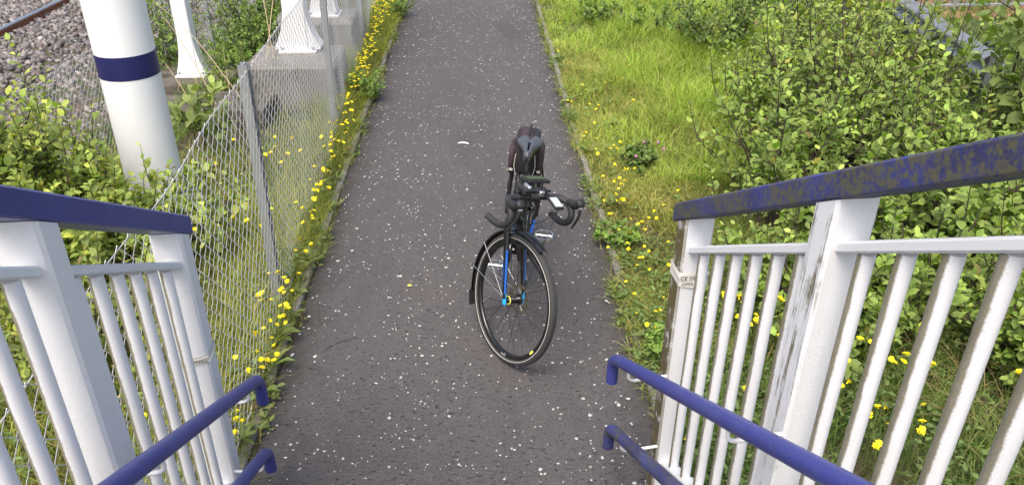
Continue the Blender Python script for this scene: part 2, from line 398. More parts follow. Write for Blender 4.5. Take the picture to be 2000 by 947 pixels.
# ------------------------------------------------------------------ railway at the far left
b = MB(); prof = [(-8.6, -.6), (-8.0, -.47), (-6.1, -.47), (-4.7, -.69), (-4.2, -.74)]
b.add([(x, y, z) for y in (3, 8, 12, 20, 60) for x, z in prof], [(j*5+i, j*5+i+1, j*5+6+i, j*5+5+i) for j in range(4) for i in range(4)])
tag(b.build('ballast_bed', 'old_concrete'), 'dark bed under the railway ballast stones', 'track bed', kind='structure')
N = 11500
px = rng.uniform(-8.4, -4.15, N); py = rng.uniform(7.2, 15.5, N); s_ = np.clip(rng.lognormal(math.log(.029), .3, N), .015, .052)
pz = np.interp(px, [p[0] for p in prof], [p[1] for p in prof])+rng.uniform(-.005, .03, N)
cube = np.array([(i, j, k) for k in (-1, 1) for j in (-1, 1) for i in (-1, 1)], float)
cf = np.array([(0, 2, 3), (0, 3, 1), (4, 5, 7), (4, 7, 6), (0, 1, 5), (0, 5, 4), (2, 6, 7), (2, 7, 3), (0, 4, 6), (0, 6, 2), (1, 3, 7), (1, 7, 5)])
v = cube[None]*s_[:, None, None]*rng.uniform(.5, 1.15, (N, 8, 3))*rng.uniform(.6, 1.15, (N, 1, 3))
q = unit(rng.normal(size=(N, 4))); w_, x_, y_, z_ = q.T
RM = np.stack([1-2*(y_*y_+z_*z_), 2*(x_*y_-z_*w_), 2*(x_*z_+y_*w_), 2*(x_*y_+z_*w_), 1-2*(x_*x_+z_*z_), 2*(y_*z_-x_*w_), 2*(x_*z_-y_*w_), 2*(y_*z_+x_*w_), 1-2*(x_*x_+y_*y_)], 1).reshape(N, 3, 3)
v = np.einsum('nij,nkj->nki', RM, v)+np.stack([px, py, pz], 1)[:, None]
t = NT('ballast_stone'); a = t.n.new('ShaderNodeAttribute'); a.attribute_name = 'Col'; n = t.noise(40, 4); t.bump(n, .4, .01)
M['ballast_stone'] = t.fin(t.mix(t.ramp(n, .3, .8), a.outputs['Color'], t.mix(1, a.outputs['Color'], (.55, .5, .48), 'MULTIPLY')), .9)
cc = palette(N, [(.19, .178, .17), (.25, .232, .222), (.13, .125, .125), (.21, .17, .155), (.095, .092, .098), (.30, .283, .277)], jit=.2)
tag(np_mesh('ballast', v.reshape(-1, 3), (cf[None]+(np.arange(N)*8)[:, None, None]).reshape(-1, 3), 'ballast_stone', np.repeat(cc, 8, 0)),
    'grey and pinkish ballast stones beside the rails', 'ballast', kind='stuff')
ordn = ['first', 'second', 'third', 'fourth', 'fifth', 'sixth', 'seventh', 'eighth', 'ninth', 'tenth', 'eleventh', 'twelfth', 'thirteenth', 'fourteenth']
RX = -6.93
for i, (x0, lab) in enumerate(((RX, 'rusty steel rail with a shiny head, the one nearer the white column'), (RX-1.5, 'steel rail across the sleepers in the top left corner'))):
    rt = thing('rail', lab, 'rail', (x0, 4, -.47), group='rails of the railway track')
    w = .075; b = MB(); b.cm = 0
    sec = [(-.07, .0), (.07, .0), (.07, .012), (.014, .028), (.012, .09), (.036, .102), (.036, .118), (-.036, .118), (-.036, .102), (-.012, .09), (-.014, .028), (-.07, .012)]
    b.sweep([(0, 0, 0), (0, 16, 0), (0, 40, 0)], sec, (0, 0, 1), smooth=False); b.build('rail_web', 'rust', rt)
    b = MB(); b.sweep([(0, 0, 0), (0, 40, 0)], [(-.034, .119), (.034, .119), (.034, .132), (.026, .139), (-.026, .139), (-.034, .132)], (0, 0, 1), smooth=False); b.build('rail_head', 'rail_head', rt)
b = MB(); b.box((0, 0, 0), (2.5, .25, .14), bev=.015); slm = b.build('sleeper', 'sleeper')
for i in range(14):
    o = slm if i == 0 else link(bpy.data.objects.new('sleeper', slm.data))
    o.location = (RX-.75, 8.6+i*.65, -.545+rng.normal(0, .004)); o.rotation_euler = (0, 0, rng.normal(0, .008))
    tag(o, 'orange brown sleeper between the two rails, '+ordn[i]+' from the near end', 'sleeper', 'sleepers under the railway track')

# ------------------------------------------------------------------ chain link fences
def chain_link(root, p0, p1, z0, z1, pitch, wr, seed, bulge=.02):
    """woven zigzag wires of one fence, plus its line wires, between two ground points"""
    r = np.random.default_rng(seed); d = Vector((p1[0]-p0[0], p1[1]-p0[1], 0)); L = d.length; d.normalize(); nrm = Vector((d.y, -d.x, 0))
    nw = int(L/pitch); rows = int((z1-z0)/pitch); V = []; F = []
    ph = r.uniform(0, 6, 4)
    def warp(s, z):
        k = z/(z1-z0)
        off = bulge*(math.sin(s*2.3+ph[0])*math.sin(k*2.6+ph[1])+.5*math.sin(s*6.1+ph[2]+k*3))
        ds = .006*math.sin(s*3.1+ph[3]+k*4); dz = .012*math.sin(s*4.7+ph[0])*(k)
        return off, ds, dz
    for i in range(nw):
        s0 = (i+.5)*pitch; pts = []
        for j in range(rows+1):
            sgn = 1 if (j+i) % 2 == 0 else -1
            z = j*(z1-z0)/rows; s = s0+sgn*pitch*.52
            off, ds, dz = warp(s0, z)
            w = sgn*.0022
            p = Vector((p0[0], p0[1], z0+z+dz))+d*(s+ds)+nrm*(off+w); pts.append(p)
        o = len(V)
        for j, p in enumerate(pts):
            for a, bb in ((wr, 0), (0, wr), (-wr, 0), (0, -wr)): V.append(p+nrm*a+d*bb*.75+Vector((0, 0, bb*.6)))
        for j in range(len(pts)-1):
            for q in range(4):
                q2 = (q+1) % 4; F.append((o+j*4+q, o+j*4+q2, o+j*4+4+q2, o+j*4+4+q))
    np_mesh('chain_link_mesh', np.array([tuple(v_) for v_ in V])-np.array([p0[0], p0[1], 0]), np.array(F), 'wire', None, root, True)
    for k in (.01, .99):
        b = MB(); n = int(L/.25)
        pts = []
        for i in range(n+1):
            s = L*i/n; off, ds, dz = warp(s, k*(z1-z0)); pts.append(Vector((0, 0, z0+k*(z1-z0)+dz))+d*s+nrm*off)
        b.tube(pts, wr*1.25, 5); b.build('line_wire', 'wire', root)
def fence_post(root, x, y, z0, z1, base, lean=0):
    b = MB(); sec = [(-.024, -.03), (.024, -.03), (.024, -.023), (.005, -.023), (.005, .023), (.024, .023), (.024, .03), (-.024, .03), (-.024, .023), (-.005, .023), (-.005, -.023), (-.024, -.023)]
    b.sweep([(x-base[0], y-base[1], z0), (x-base[0]+lean, y-base[1]+.01, z1)], sec, (0, 1, 0), smooth=False)
    return b.build('post', 'galvanised', root)
fx = lambda y: -1.012-.039*y
p0 = (fx(.4), .4); fr = thing('chain_link_fence', 'galvanised chain link fence running along the left edge of path', 'fence', (*p0, 0))
chain_link(fr, p0, (fx(13.5), 13.5), .02, 1.42, .043, .0017, 3, .009)
for y in (1.1, 3.92, 6.75, 9.5, 12.3):
    fence_post(fr, fx(y)-.045, y, -.1, 1.43, p0, .02)
    if y == 3.92:
        b = MB(); b.tube([(fx(y)-.05-p0[0], y+.1-p0[1], 1.2), (fx(y)-.09-p0[0], y+1.0-p0[1], .02)], .012, 6); 
p1 = (-3.8, 5.2); fr2 = thing('chain_link_fence', 'lower chain link fence along the railway ballast, behind the column', 'fence', (*p1, 0))
chain_link(fr2, p1, (-3.8, 14.5), -.72, .46, .045, .0022, 5, .01)
for y in (6.0, 9.8, 11.4, 14): fence_post(fr2, -3.84, y, -.8, .5, p1)

# ------------------------------------------------------------------ columns and plinths at the left
cl_ = thing('round_column', 'tall round white column with a dark blue band beside the bush', 'column', (-2.35, 5.25, -.05))
def ring_tube(r, z0, z1, n=48):
    b = MB(); b.tube([(0, 0, z0), (0, 0, z1)], r, n); return b
ring_tube(.190, 0, 1.03).build('lower_shaft', 'white_column', cl_); ring_tube(.192, 1.03, 1.185).build('blue_band', 'blue_band', cl_); ring_tube(.190, 1.185, 4.2).build('upper_shaft', 'white_column', cl_)
b = MB(); b.tube([(0, 0, 0), (0, 0, .05)], .3, 24); b.build('base_flange', 'white_column', cl_)

def steel_column(name, label, x, y, z, w, d, flare, h=3.2):
    t_ = thing(name, label, 'column', (x, y, z), group='white steel columns behind the fence')
    b = MB(); b.box((0, 0, h/2), (w, d, h), bev=.008); b.build('shaft', 'white_column', t_)
    b = MB(); b.box((0, 0, .012), (w+.16, d+.1, .024), bev=.004); b.build('base_plate', 'white_column', t_)
    for sx in (-1, 1):      # flared gusset
        b = MB(); pts = []
        n = 8
        prof_ = [(0, .024)]+[(flare*(1-math.sin(u*math.pi/2))+.004, .03+.42*u**.9) for u in np.linspace(0, 1, n)]
        prof_ = [(0, .026), (flare, .026)]+[(flare*(1-u)**2.2+.003, .05+.42*u) for u in np.linspace(0, 1, n)]+[(0, .48)]
        k_ = len(prof_)
        v_ = [(sx*(w/2-.003+px_), yy_, pz_) for yy_ in (-d*.45, d*.45) for px_, pz_ in prof_]
        fs = [tuple(range(k_)) if sx < 0 else tuple(range(k_-1, -1, -1)), tuple(range(2*k_-1, k_-1, -1)) if sx < 0 else tuple(range(k_, 2*k_))]
        fs += [(i, (i+1) % k_, k_+(i+1) % k_, k_+i)[::-1 if sx < 0 else 1] for i in range(k_)]
        b.add(v_, fs); b.build('gusset', 'white_column', t_)
    for sx in (-1, 1):
        b = MB(); b.tube([(sx*(w/2+.045), -d*.5, .024), (sx*(w/2+.045), -d*.5, .05)], .014, 6); b.build('bolt', 'galvanised', t_)
    return t_
steel_column('steel_column', 'narrow white steel column with small gussets on a dark mossy plinth', -3.05, 8.3, .02, .15, .15, .07)
steel_column('steel_column', 'wide white steel column with a flared foot on the first concrete plinth', -1.80, 7.88, .40, .21, .2, .12)
steel_column('steel_column', 'white steel column on the second concrete plinth, behind the flared one', -1.78, 9.25, .42, .2, .2, .06)
def plinth(label, c, size, mat, seed):
    r = np.random.default_rng(seed); b = MB(); nx_, ny_, nz_ = 7, 7, 5; hx, hy, hz = size[0]/2, size[1]/2, size[2]
    b.box((0, 0, hz/2), size, bev=.02); o = b.build('concrete_plinth', mat)
    v_ = np.array([v.co[:] for v in o.data.vertices]); v_ += r.normal(0, .008, v_.shape)
    for i, v in enumerate(o.data.vertices): v.co = v_[i]
    o.location = c; tag(o, label, 'plinth', 'concrete plinths under the columns'); return o
plinth('grey concrete plinth under the wide flared column', (-1.80, 7.68, -.05), (.86, .75, .45), 'concrete', 1)
plinth('grey concrete plinth farther back under the second steel column', (-1.87, 9.25, -.05), (.9, .7, .47), 'concrete', 2)
plinth('dark mossy plinth under the narrow steel column', (-3.1, 8.35, -.5), (1.0, .75, .52), 'old_concrete', 3)
plinth('low broken dark block in front of the narrow steel column', (-2.95, 7.6, -.45), (1.3, .5, .4), 'old_concrete', 4)

plinth('dark broken block between the narrow column and the fence post', (-2.35, 7.1, -.2), (.8, .55, .36), 'old_concrete', 6)
# ------------------------------------------------------------------ crash barrier, railing and paving at the top right
gr = thing('crash_barrier', 'galvanised steel crash barrier end behind the right hand shrubs', 'barrier', (4.64, 6.85, 0), R_(-7.9))
sec0 = [(.0, .0), (.012, .03), (.055, .055), (.075, .085), (.055, .115), (.012, .14), (.0, .155), (.012, .17), (.055, .195), (.075, .225), (.055, .255), (.012, .28), (.0, .31)]
sec = [(-a, b_) for a, b_ in sec0]; sec += [(a-.006, b_) for a, b_ in reversed(sec)]
b = MB(); b.sweep([(0, 0, .33), (0, 2.5, .33)], sec, (0, 0, 1)); b.build('beam', 'barrier_steel', gr)
b = MB(); b.add([(-.02, 0, .33), (.05, 0, .33), (.05, 0, .64), (-.02, 0, .64), (.0, -.22, .38), (.03, -.22, .38), (.03, -.2, .58), (0, -.2, .58)], [(0, 4, 7, 3), (1, 2, 6, 5), (4, 5, 6, 7), (0, 1, 5, 4), (3, 7, 6, 2), (0, 3, 2, 1)]); b.build('end_piece', 'barrier_steel', gr)
for y in (.25, 2.3):
    b = MB(); b.box((.06, y, .32), (.07, .11, .68), bev=.006); b.build('post', 'dark_steel', gr)
    b = MB(); b.tube([(-.085, y, .485), (-.05, y, .485)], .014, 6); b.build('bolt', 'dark_steel', gr)
rl = thing('railing', 'grey steel guard railing standing on the pink paving behind crash barrier', 'railing', (5.9, 10.95, 0), R_(3))
for x in (0, .75, 1.5, 2.25, 3.0):
    b = MB(); b.box((x, 0, .55), (.055, .055, 1.1), bev=.006); b.build('post', 'galvanised', rl)
for z in (.12, 1.06):
    b = MB(); b.box((1.5, 0, z), (2.94, .04, .04), bev=.006); b.build('rail', 'galvanised', rl)
for i in range(26):
    x = .12+i*.115
    if min(abs(x-q) for q in (0, .75, 1.5, 2.25, 3)) < .04: continue
    b = MB(); b.tube([(x, 0, .14), (x, 0, 1.04)], .008, 6); b.build('bar', 'galvanised', rl)
pv = bpy.data.objects.new('paving', None); link(pv); pv.location = (7.4, 12.2, 0); tag(pv, 'pinkish red block paving behind the guard railing', 'paving', kind='structure')
b = MB(); b.box((0, 0, -.02), (3.4, 3.4, .02)); b.build('paving_bed', 'old_concrete', pv)
b = MB(); b.box((0, 0, 0), (.204, .104, .05), bev=.006); bm_ = b.build('brick', 'paver_brick', pv).data; first = True
for j in range(26):
    for i in range(11):
        x = -1.45+i*.212+(.106 if j % 2 else 0); y = -1.45+j*.111
        o = pv.children[1] if first else link(bpy.data.objects.new('brick', bm_), pv); first = False
        o.location = (x, y, .012+rng.normal(0, .002)); o.rotation_euler = (0, 0, rng.normal(0, .01))

# ================================================================== STAIR RAILINGS
SL = .58
def parapet(side, label):
    s = 1 if side == 'R' else -1
    xi = .872 if s > 0 else -.768           # inner face
    yend = 2.339 if s > 0 else 2.431; ztop = 1.386
    posts = (2.262, 1.432, .602, -.228) if s > 0 else (2.357, 1.545, .733, -.08)
    base = (xi+s*.05, posts[0])
    wm = 'white_post_mossy' if s > 0 else 'white_post'; bmn = 'white_baluster_mossy' if s > 0 else 'white_baluster'; bl = 'blue_paint_mossy' if s > 0 else 'blue_paint'
    root = thing('stair_railing', label, 'railing', st(base[0], base[1]), A_ST); off = (base[0], base[1], 0)
    zt = lambda y: ztop+SL*(yend-y)
    # top rail: box section, cut vertical at its end
    b = MB(); hx = .052; x0, x1 = (xi-.004, xi+2*hx) if s > 0 else (xi-2*hx, xi+.004); bv = .006
    ring = lambda y, sh=0: [(x0+bv, y, zt(y)), (x1-bv, y, zt(y)), (x1, y, zt(y)-bv), (x1, y, zt(y)-.071+bv), (x1-bv, y, zt(y)-.071), (x0+bv, y, zt(y)-.071), (x0, y, zt(y)-.071+bv), (x0, y, zt(y)-bv)]
    vv = []; yy_ = [yend, yend-.01]+list(np.arange(yend-.3, -.7, -.3))
    for y in yy_: vv += ring(y)
    fs = [(k*8+i, k*8+(i+1) % 8, k*8+8+(i+1) % 8, k*8+8+i) for k in range(len(yy_)-1) for i in range(8)]
    b.add(vv, fs+[tuple(range(7, -1, -1)), tuple(range((len(yy_)-1)*8, len(yy_)*8))]); b.build('top_rail', bl, root, off=off)
    for y in posts:
        d = .09; w_ = .1; xa, xb = (xi, xi+w_) if s > 0 else (xi-w_, xi); bb = .008
        q = [(xa+bb, y-d/2), (xb-bb, y-d/2), (xb, y-d/2+bb), (xb, y+d/2-bb), (xb-bb, y+d/2), (xa+bb, y+d/2), (xa, y+d/2-bb), (xa, y-d/2+bb)]
        zb = -.1 if y > 1.8 else max(-.1, .58*(1.9-y)-.3)
        b = MB(); nlev = 6
        lv = [[(px, py, zb+(zt(py)-.0725-zb)*k/(nlev-1)) for px, py in q] for k in range(nlev)]
        b.add(sum(lv, []), [(k*8+i, k*8+(i+1) % 8, k*8+8+(i+1) % 8, k*8+8+i) for k in range(nlev-1) for i in range(8)]+[tuple(range(7, -1, -1)), tuple(range((nlev-1)*8, nlev*8))])
        b.build('post', 'white_post_full_moss' if s > 0 and y == posts[0] else wm, root, off=off)
    # bays: a flat top bar, a bottom bar and six balusters each
    xc = xi+s*.046
    for k in range(3):
        ya, yb = posts[k]-.045, posts[k+1]+.045
        for drop, nm in ((.190, 'cross_bar'), (1.18, 'bottom_bar')):
            z = lambda y: zt(y)-drop
            b = MB(); e = .012
            b.sweep([(xc, ya+.002, z(ya)), (xc, ya-.02, z(ya-.02)), (xc, (ya+yb)/2, z((ya+yb)/2)), (xc, yb-.002, z(yb))], [(-.027, -.008), (-.022, -.013), (.022, -.013), (.027, -.008), (.027, .008), (.022, .013), (-.022, .013), (-.027, .008)], (0, 0, 1), smooth=False)
            b.build(nm, 'white_post', root, off=off)
        for i in range(6):
            y = ya-(ya-yb)*(i+.62)/6.25
            b = MB(); b.tube([(xc, y, zt(y)-1.165), (xc, y, zt(y)-.7), (xc, y, zt(y)-.204)], .0185, 16); b.build('baluster', bmn, root, off=off)
    return root, xi, posts, zt
rR, xiR, postsR, ztR = parapet('R', 'white railing with a moss stained blue top rail at the right of the stair')
rL, xiL, postsL, ztL = parapet('L', 'white railing with a clean blue top rail at the left of the stair')

def handrail(label, x, s, ylast, z_at, tip, mat, posts, xi):
    base = (x, ylast); off = (x, ylast, 0); root = thing('handrail', label, 'handrail', st(x, ylast), A_ST)
    r = .0235; zf = lambda y: z_at+SL*(ylast-y)
    pts = [(x, y, zf(y)) for y in (-.6, 0, .6, 1.2, ylast-.2, ylast-.06)]
    bend = [(x, ylast-.025, zf(ylast-.025)-.001), (x, ylast+.003, zf(ylast)-.012), (x, ylast+.02, zf(ylast)-.034), (x, ylast+.026, zf(ylast)-.062), (x, ylast+.027, zf(ylast)-.09), (x, ylast+.027, zf(ylast)-tip)]
    b = MB(); b.tube(pts+bend, r, 20); b.build('tube', mat, root, off=off)
    for y in posts[:3]:
        yb = y-.035; zc = zf(yb)
        p = spline([(x+s*.004, yb, zc-.018), (x+s*.004, yb, zc-.052), (x+s*.02, yb, zc-.068), (x+s*.06, yb, zc-.068), (xi+s*.004, yb, zc-.06)], 4)
        b = MB(); b.tube(p, .0065, 8); b.build('bracket', 'white_column', root, off=off)
handrail('upper blue tubular handrail on the right, fairly clean', .725, 1, 2.40, .680, .135, 'blue_paint', postsR, xiR)
handrail('lower blue tubular handrail on the right, mottled with moss', .725, 1, 2.37, .345, .125, 'blue_paint_half_mossy', postsR, xiR)
handrail('upper blue tubular handrail on the left of the stair', -.66, -1, 2.46, .660, .135, 'blue_paint', postsL, xiL)
handrail('lower blue tubular handrail on the left, only its bent end in view', -.66, -1, 2.39, .355, .12, 'blue_paint', postsL, xiL)

# printed tape wound round the two end posts
def wrap_tape(label, xa, xb, yc, zc, tilt, texts, seed, h=.05):
    r = np.random.default_rng(seed); d = .045; root = thing('printed_tape', label, 'tape', st((xa+xb)/2, yc, zc), A_ST, 'tape strips on the end posts')
    per = [(xa-.003, yc+d+.003), (xa-.003, yc-d-.003), ((xa+xb)/2, yc-d-.005), (xb+.003, yc-d-.003), (xb+.003, yc+d+.003)]
    off = ((xa+xb)/2, yc, zc)
    b = MB(); n = len(per); vv = []
    rows = 5
    for i, (x, y) in enumerate(per):
        for k in range(rows):
            u = k/(rows-1)-.5; cr = r.normal(0, .0015)
            vv.append((x+(cr if 0 < i < n-1 else 0), y-abs(r.normal(0, .0016)), zc+u*h*(.9+.2*r.random())+tilt*(x-(xa+xb)/2)+.004*math.sin(i*2+seed)))
    fs = [(i*rows+k, i*rows+rows+k, i*rows+rows+k+1, i*rows+k+1) for i in range(n) for k in range(rows-1) if i < n-1]
    fs += [((n-1)*rows+k, k, k+1, (n-1)*rows+k+1) for k in range(rows-1)]
    b.add(vv, fs); b.build('band', 'tape', root, off=off)
    for body, size, cx, cz, rot in texts:
        v_, f_ = text_polys(body, size); c_, s_ = math.cos(rot), math.sin(rot)
        b = MB(); b.add([(cx+(px*c_-py*s_), yc-d-.0095, zc+cz+px*s_+py*c_+tilt*(cx-(xa+xb)/2+px*c_)) for px, py, _ in v_], f_); b.build('lettering', 'print_black', root, off=off)
wrap_tape('crumpled white tape with black lettering round the mossy right end post', .872, .972, 2.262, 1.15, -.02, [('CE DISTAN', .021, .925, .008, 0), ('OPES', .018, .90, -.014, 0)], 1, .056)
wrap_tape('thin white tape with upside down black lettering round the left end post', -.868, -.768, 2.357, .88, .05, [('DANCE OF', .018, -.815, .0, math.pi)], 2, .03)

# ================================================================== BICYCLE
# frame coordinates: x forward, y to the rider's left, z up, origin on the ground under the bottom bracket
PSI, STEER, LEAN = -.152, .7145, -.0594
WR = .344; FA = Vector((.627, 0, WR)); RA = Vector((-.425, 0, WR)); BB = Vector((0, 0, .275))
AX = Vector((-math.sin(R_(18)), 0, math.cos(R_(18)))); A0 = FA-Vector((math.cos(R_(18)), 0, math.sin(R_(18))))*.049
RS = Matrix.Rotation(STEER, 3, AX)
steer = lambda p: A0+RS @ (p-A0)
axis_at = lambda z: A0+AX*((z-A0.z)/AX.z)
bike = thing('bicycle', 'black and blue drop bar touring bicycle parked on the path, front wheel turned', 'bicycle', (.196, 4.018, 0))
Fw = Vector((math.sin(PSI), -math.cos(PSI), 0)); Lf = Vector((math.cos(PSI), math.sin(PSI), 0))
Mh = Matrix((Fw, Lf, Vector((0, 0, 1)))).transposed()
bike.rotation_euler = (Mh @ Matrix.Rotation(LEAN, 3, 'X')).to_euler()

def wheel(center, xf, rotor_r):
    c = Vector(center); ty = None
    n = 72; ring = lambda r, y=0: [(c.x+r*math.cos(2*math.pi*i/n), c.y+y, c.z+r*math.sin(2*math.pi*i/n)) for i in range(n)]
    upf = lambda i: (math.cos(2*math.pi*i/n), 0, math.sin(2*math.pi*i/n))
    b = MB(); sec = [(-.012, -.015), (-.0185, -.006), (-.0205, .002), (-.0165, .0115), (-.007, .0165), (.007, .0165), (.0165, .0115), (.0205, .002), (.0185, -.006), (.012, -.015)]
    b.sweep(ring(.3275), sec, upf, closed=True); tyre = b.build('wheel', 'tyre_rubber', bike, xf)
    b = MB()       # tread blocks
    for i in range(132):
        a = 2*math.pi*i/132
        for s in (-1, 1):
            rad = Vector((math.cos(a), 0, math.sin(a))); tan = Vector((-math.sin(a), 0, math.cos(a)))
            rot = Matrix((tan, Vector((0, 1, 0)), rad)).transposed() @ Matrix.Rotation(s*.7, 3, 'Z')
            b.box(c+rad*.3425+Vector((0, s*.0075, 0)), (.012, .0045, .004), rot)
    o = b.build('tread', 'tyre_rubber', tyre, xf); o['kind'] = 'stuff'
    for s in (-1, 1):
        b = MB(); b.sweep(ring(.3225, s*.0192), [(-.0012, -.0016), (.0012, -.0016), (.0012, .0016), (-.0012, .0016)], upf, closed=True); b.build('reflective_stripe', 'reflective', tyre, xf)
    b = MB(); b.sweep(ring(.300), [(-.0125, .0145), (-.012, 0), (-.006, -.011), (.006, -.011), (.012, 0), (.0125, .0145)], upf, closed=True); b.build('rim', 'black_gloss', tyre, xf)
    b = MB(); b.tube([c+Vector((0, -.052, 0)), c+Vector((0, -.035, 0)), c+Vector((0, -.03, 0)), c+Vector((0, .03, 0)), c+Vector((0, .035, 0)), c+Vector((0, .052, 0))], [.012, .012, .022, .016, .03, .012], 16); b.build('hub', 'black_gloss', tyre, xf)
    b = MB(); b.sweep([(c.x+.021*math.cos(a), -.034, c.z+.021*math.sin(a)) for a in np.linspace(0, 2*math.pi, 20, False)], [(-.003, -.002), (.003, -.002), (.003, .002), (-.003, .002)], lambda i: (0, 1, 0), closed=True); b.build('hub_ring', 'yellow_plastic', tyre, xf)
    for i in range(24):
        a = 2*math.pi*i/24; s = 1 if i % 2 else -1; ha = a+(.9 if (i//2) % 2 else -.9)
        b = MB(); b.tube([c+Vector((.02*math.cos(ha), s*.03, .02*math.sin(ha))), c+Vector((.29*math.cos(a), 0, .29*math.sin(a)))], .0015, 5); b.build('spoke', 'black_matt', tyre, xf)
    if rotor_r:
        b = MB(); m = 48
        for i in range(m):
            pass
        ro = [(rotor_r*(1+.03*math.cos(i*math.pi/2)), 2*math.pi*i/m) for i in range(m)]
        vv = [(c.x+rr*k*math.cos(a), yy, c.z+rr*k*math.sin(a)) for yy in (.0385, .0405) for k in (1, .80) for rr, a in ro]
        fs = []
        for i in range(m):
            j = (i+1) % m; fs += [(i, j, m+j, m+i), (2*m+i, 3*m+i, 3*m+j, 2*m+j), (i, 2*m+i, 2*m+j, j), (m+i, m+j, 3*m+j, 3*m+i)]
        b.add(vv, fs)
        for i in range(5):
            a = 2*math.pi*i/5; b.tube([c+Vector((.02*math.cos(a), .0395, .02*math.sin(a))), c+Vector((.82*rotor_r*math.cos(a+.5), .0395, .82*rotor_r*math.sin(a+.5)))], .003, 4)
        b.build('brake_disc', 'rotor', tyre, xf)
    return tyre
wf = wheel(FA, steer, .078); tag(wf, 'turned front wheel with a pale stripe round the tyre')
v_, f_ = text_polys('aud//', .022)
b = MB(); b.add([(FA.x+.301*math.cos(R_(-86)-px/.301), -.0136, FA.z+.301*math.sin(R_(-86)-px/.301)) if False else (FA.x+(.297-py)*math.sin(px/.3+.25), -.0138, FA.z-(.303-py)*math.cos(px/.3+.25)) for px, py, _ in v_], f_); b.build('rim_lettering', 'reflective', wf, steer)
b = MB(); b.box((FA.x+.30*math.cos(R_(-28)), -.0135, FA.z+.30*math.sin(R_(-28))), (.012, .002, .03), Matrix.Rotation(R_(28), 3, 'Y')); b.build('rim_sticker', 'yellow_plastic', wf, steer)
wheel(RA, None, .07)

def mudguard(c, a0, a1, xf, stays, flap):
    c = Vector(c); n = 40; r = .370; A = np.linspace(R_(a0), R_(a1), n)
    prof = [(-.026, -.012), (-.021, -.003), (-.010, .003), (0, .004), (.010, .003), (.021, -.003), (.026, -.012)]
    sec = prof+[(a*.93, q-.0025) for a, q in reversed(prof)]
    b = MB(); b.sweep([(c.x+r*math.cos(a), 0, c.z+r*math.sin(a)) for a in A], sec, lambda i: (math.cos(A[i]), 0, math.sin(A[i]))); mg = b.build('mudguard', 'black_gloss', bike, xf)
    for ang in stays:
        for s in (-1, 1):
            e = c+Vector((.372*math.cos(R_(ang)), s*.03, .372*math.sin(R_(ang))))
            b = MB(); b.tube([c+Vector((-.012, s*.062, .012)), e], .0021, 6); b.build('stay', 'alloy', mg, xf)
            b = MB(); b.box(e, (.012, .006, .012), bev=.002); b.build('stay_clip', 'black_matt', mg, xf)
    a = R_(flap); rad = Vector((math.cos(a), 0, math.sin(a))); tan = Vector((-math.sin(a), 0, math.cos(a)))
    b = MB(); b.box(c+rad*.374+tan*.035, (.004, .058, .085), Matrix((rad, Vector((0, 1, 0)), tan)).transposed(), bev=.0015); b.build('flap', 'black_matt', mg, xf)
    b = MB(); b.box(c+rad*.3765+tan*.03, (.002, .03, .06), Matrix((rad, Vector((0, 1, 0)), tan)).transposed()); b.build('flap_dirt', 'mud_brown', mg, xf)
mudguard(FA, 74, 206, steer, (155, 182), 206)
mudguard(RA, 35, 205, None, (120, 165), 205)

# frame
ST_top = Vector((-.135, 0, .715)); HTt = axis_at(.862); HTb = axis_at(.745)
def tubes(name, mat, segs, parent=bike, xf=None, n=12):
    b = MB()
    for pts, r in segs: b.tube([Vector(p) for p in pts], r, n)
    return b.build(name, mat, parent, xf)
frame = tubes('frame', 'black_gloss', [((BB, ST_top), [.018, .0165]), ((ST_top, HTt-AX*.03), [.017, .02]), ((BB, HTb+AX*.03), [.026, .025]), ((HTb-AX*.0, HTt), [.027, .025]),
    ((BB+Vector((0, -.038, 0)), BB+Vector((0, .038, 0))), .024)]
    + [((BB+Vector((-.03, s*.03, 0)), RA+Vector((0, s*.065, 0))), [.014, .01]) for s in (-1, 1)] + [((ST_top+Vector((0, s*.012, -.02)), RA+Vector((0, s*.065, .01))), [.010, .008]) for s in (-1, 1)])
# blue panels on the tubes
d_ = (HTb-BB).normalized(); 
tubes('frame_stripe', 'bike_blue', [((BB+d_*.30+Vector((0, -.011, .008)), BB+d_*.52+Vector((0, -.011, .008))), .018)], frame)
d_ = (HTt-AX*.03-ST_top)
tubes('frame_stripe', 'bike_blue', [((ST_top+d_*.60+Vector((0, 0, .003)), ST_top+d_*.85+Vector((0, 0, .003))), [.0165, .0175])], frame)
for s in (-1, 1): tubes('frame_stripe', 'bike_blue', [((BB+(RA-BB)*.12+Vector((0, s*.043, .006)), BB+(RA-BB)*.7+Vector((0, s*.062, .004))), [.011, .008])], frame)
v_, f_ = text_polys('TT', .055); nrm = d_ = Vector((math.cos(R_(18)), 0, math.sin(R_(18))))
b = MB(); b.add([tuple(HTb+AX*.055+Vector((0, 0, 0))+Vector((math.cos(R_(18)), 0, math.sin(R_(18))))*(.0275*math.cos(px/.027))+Vector((0, .0275*math.sin(px/.027), 0))+AX*py) for px, py, _ in v_], f_); b.build('frame_mark', 'bike_blue', frame)

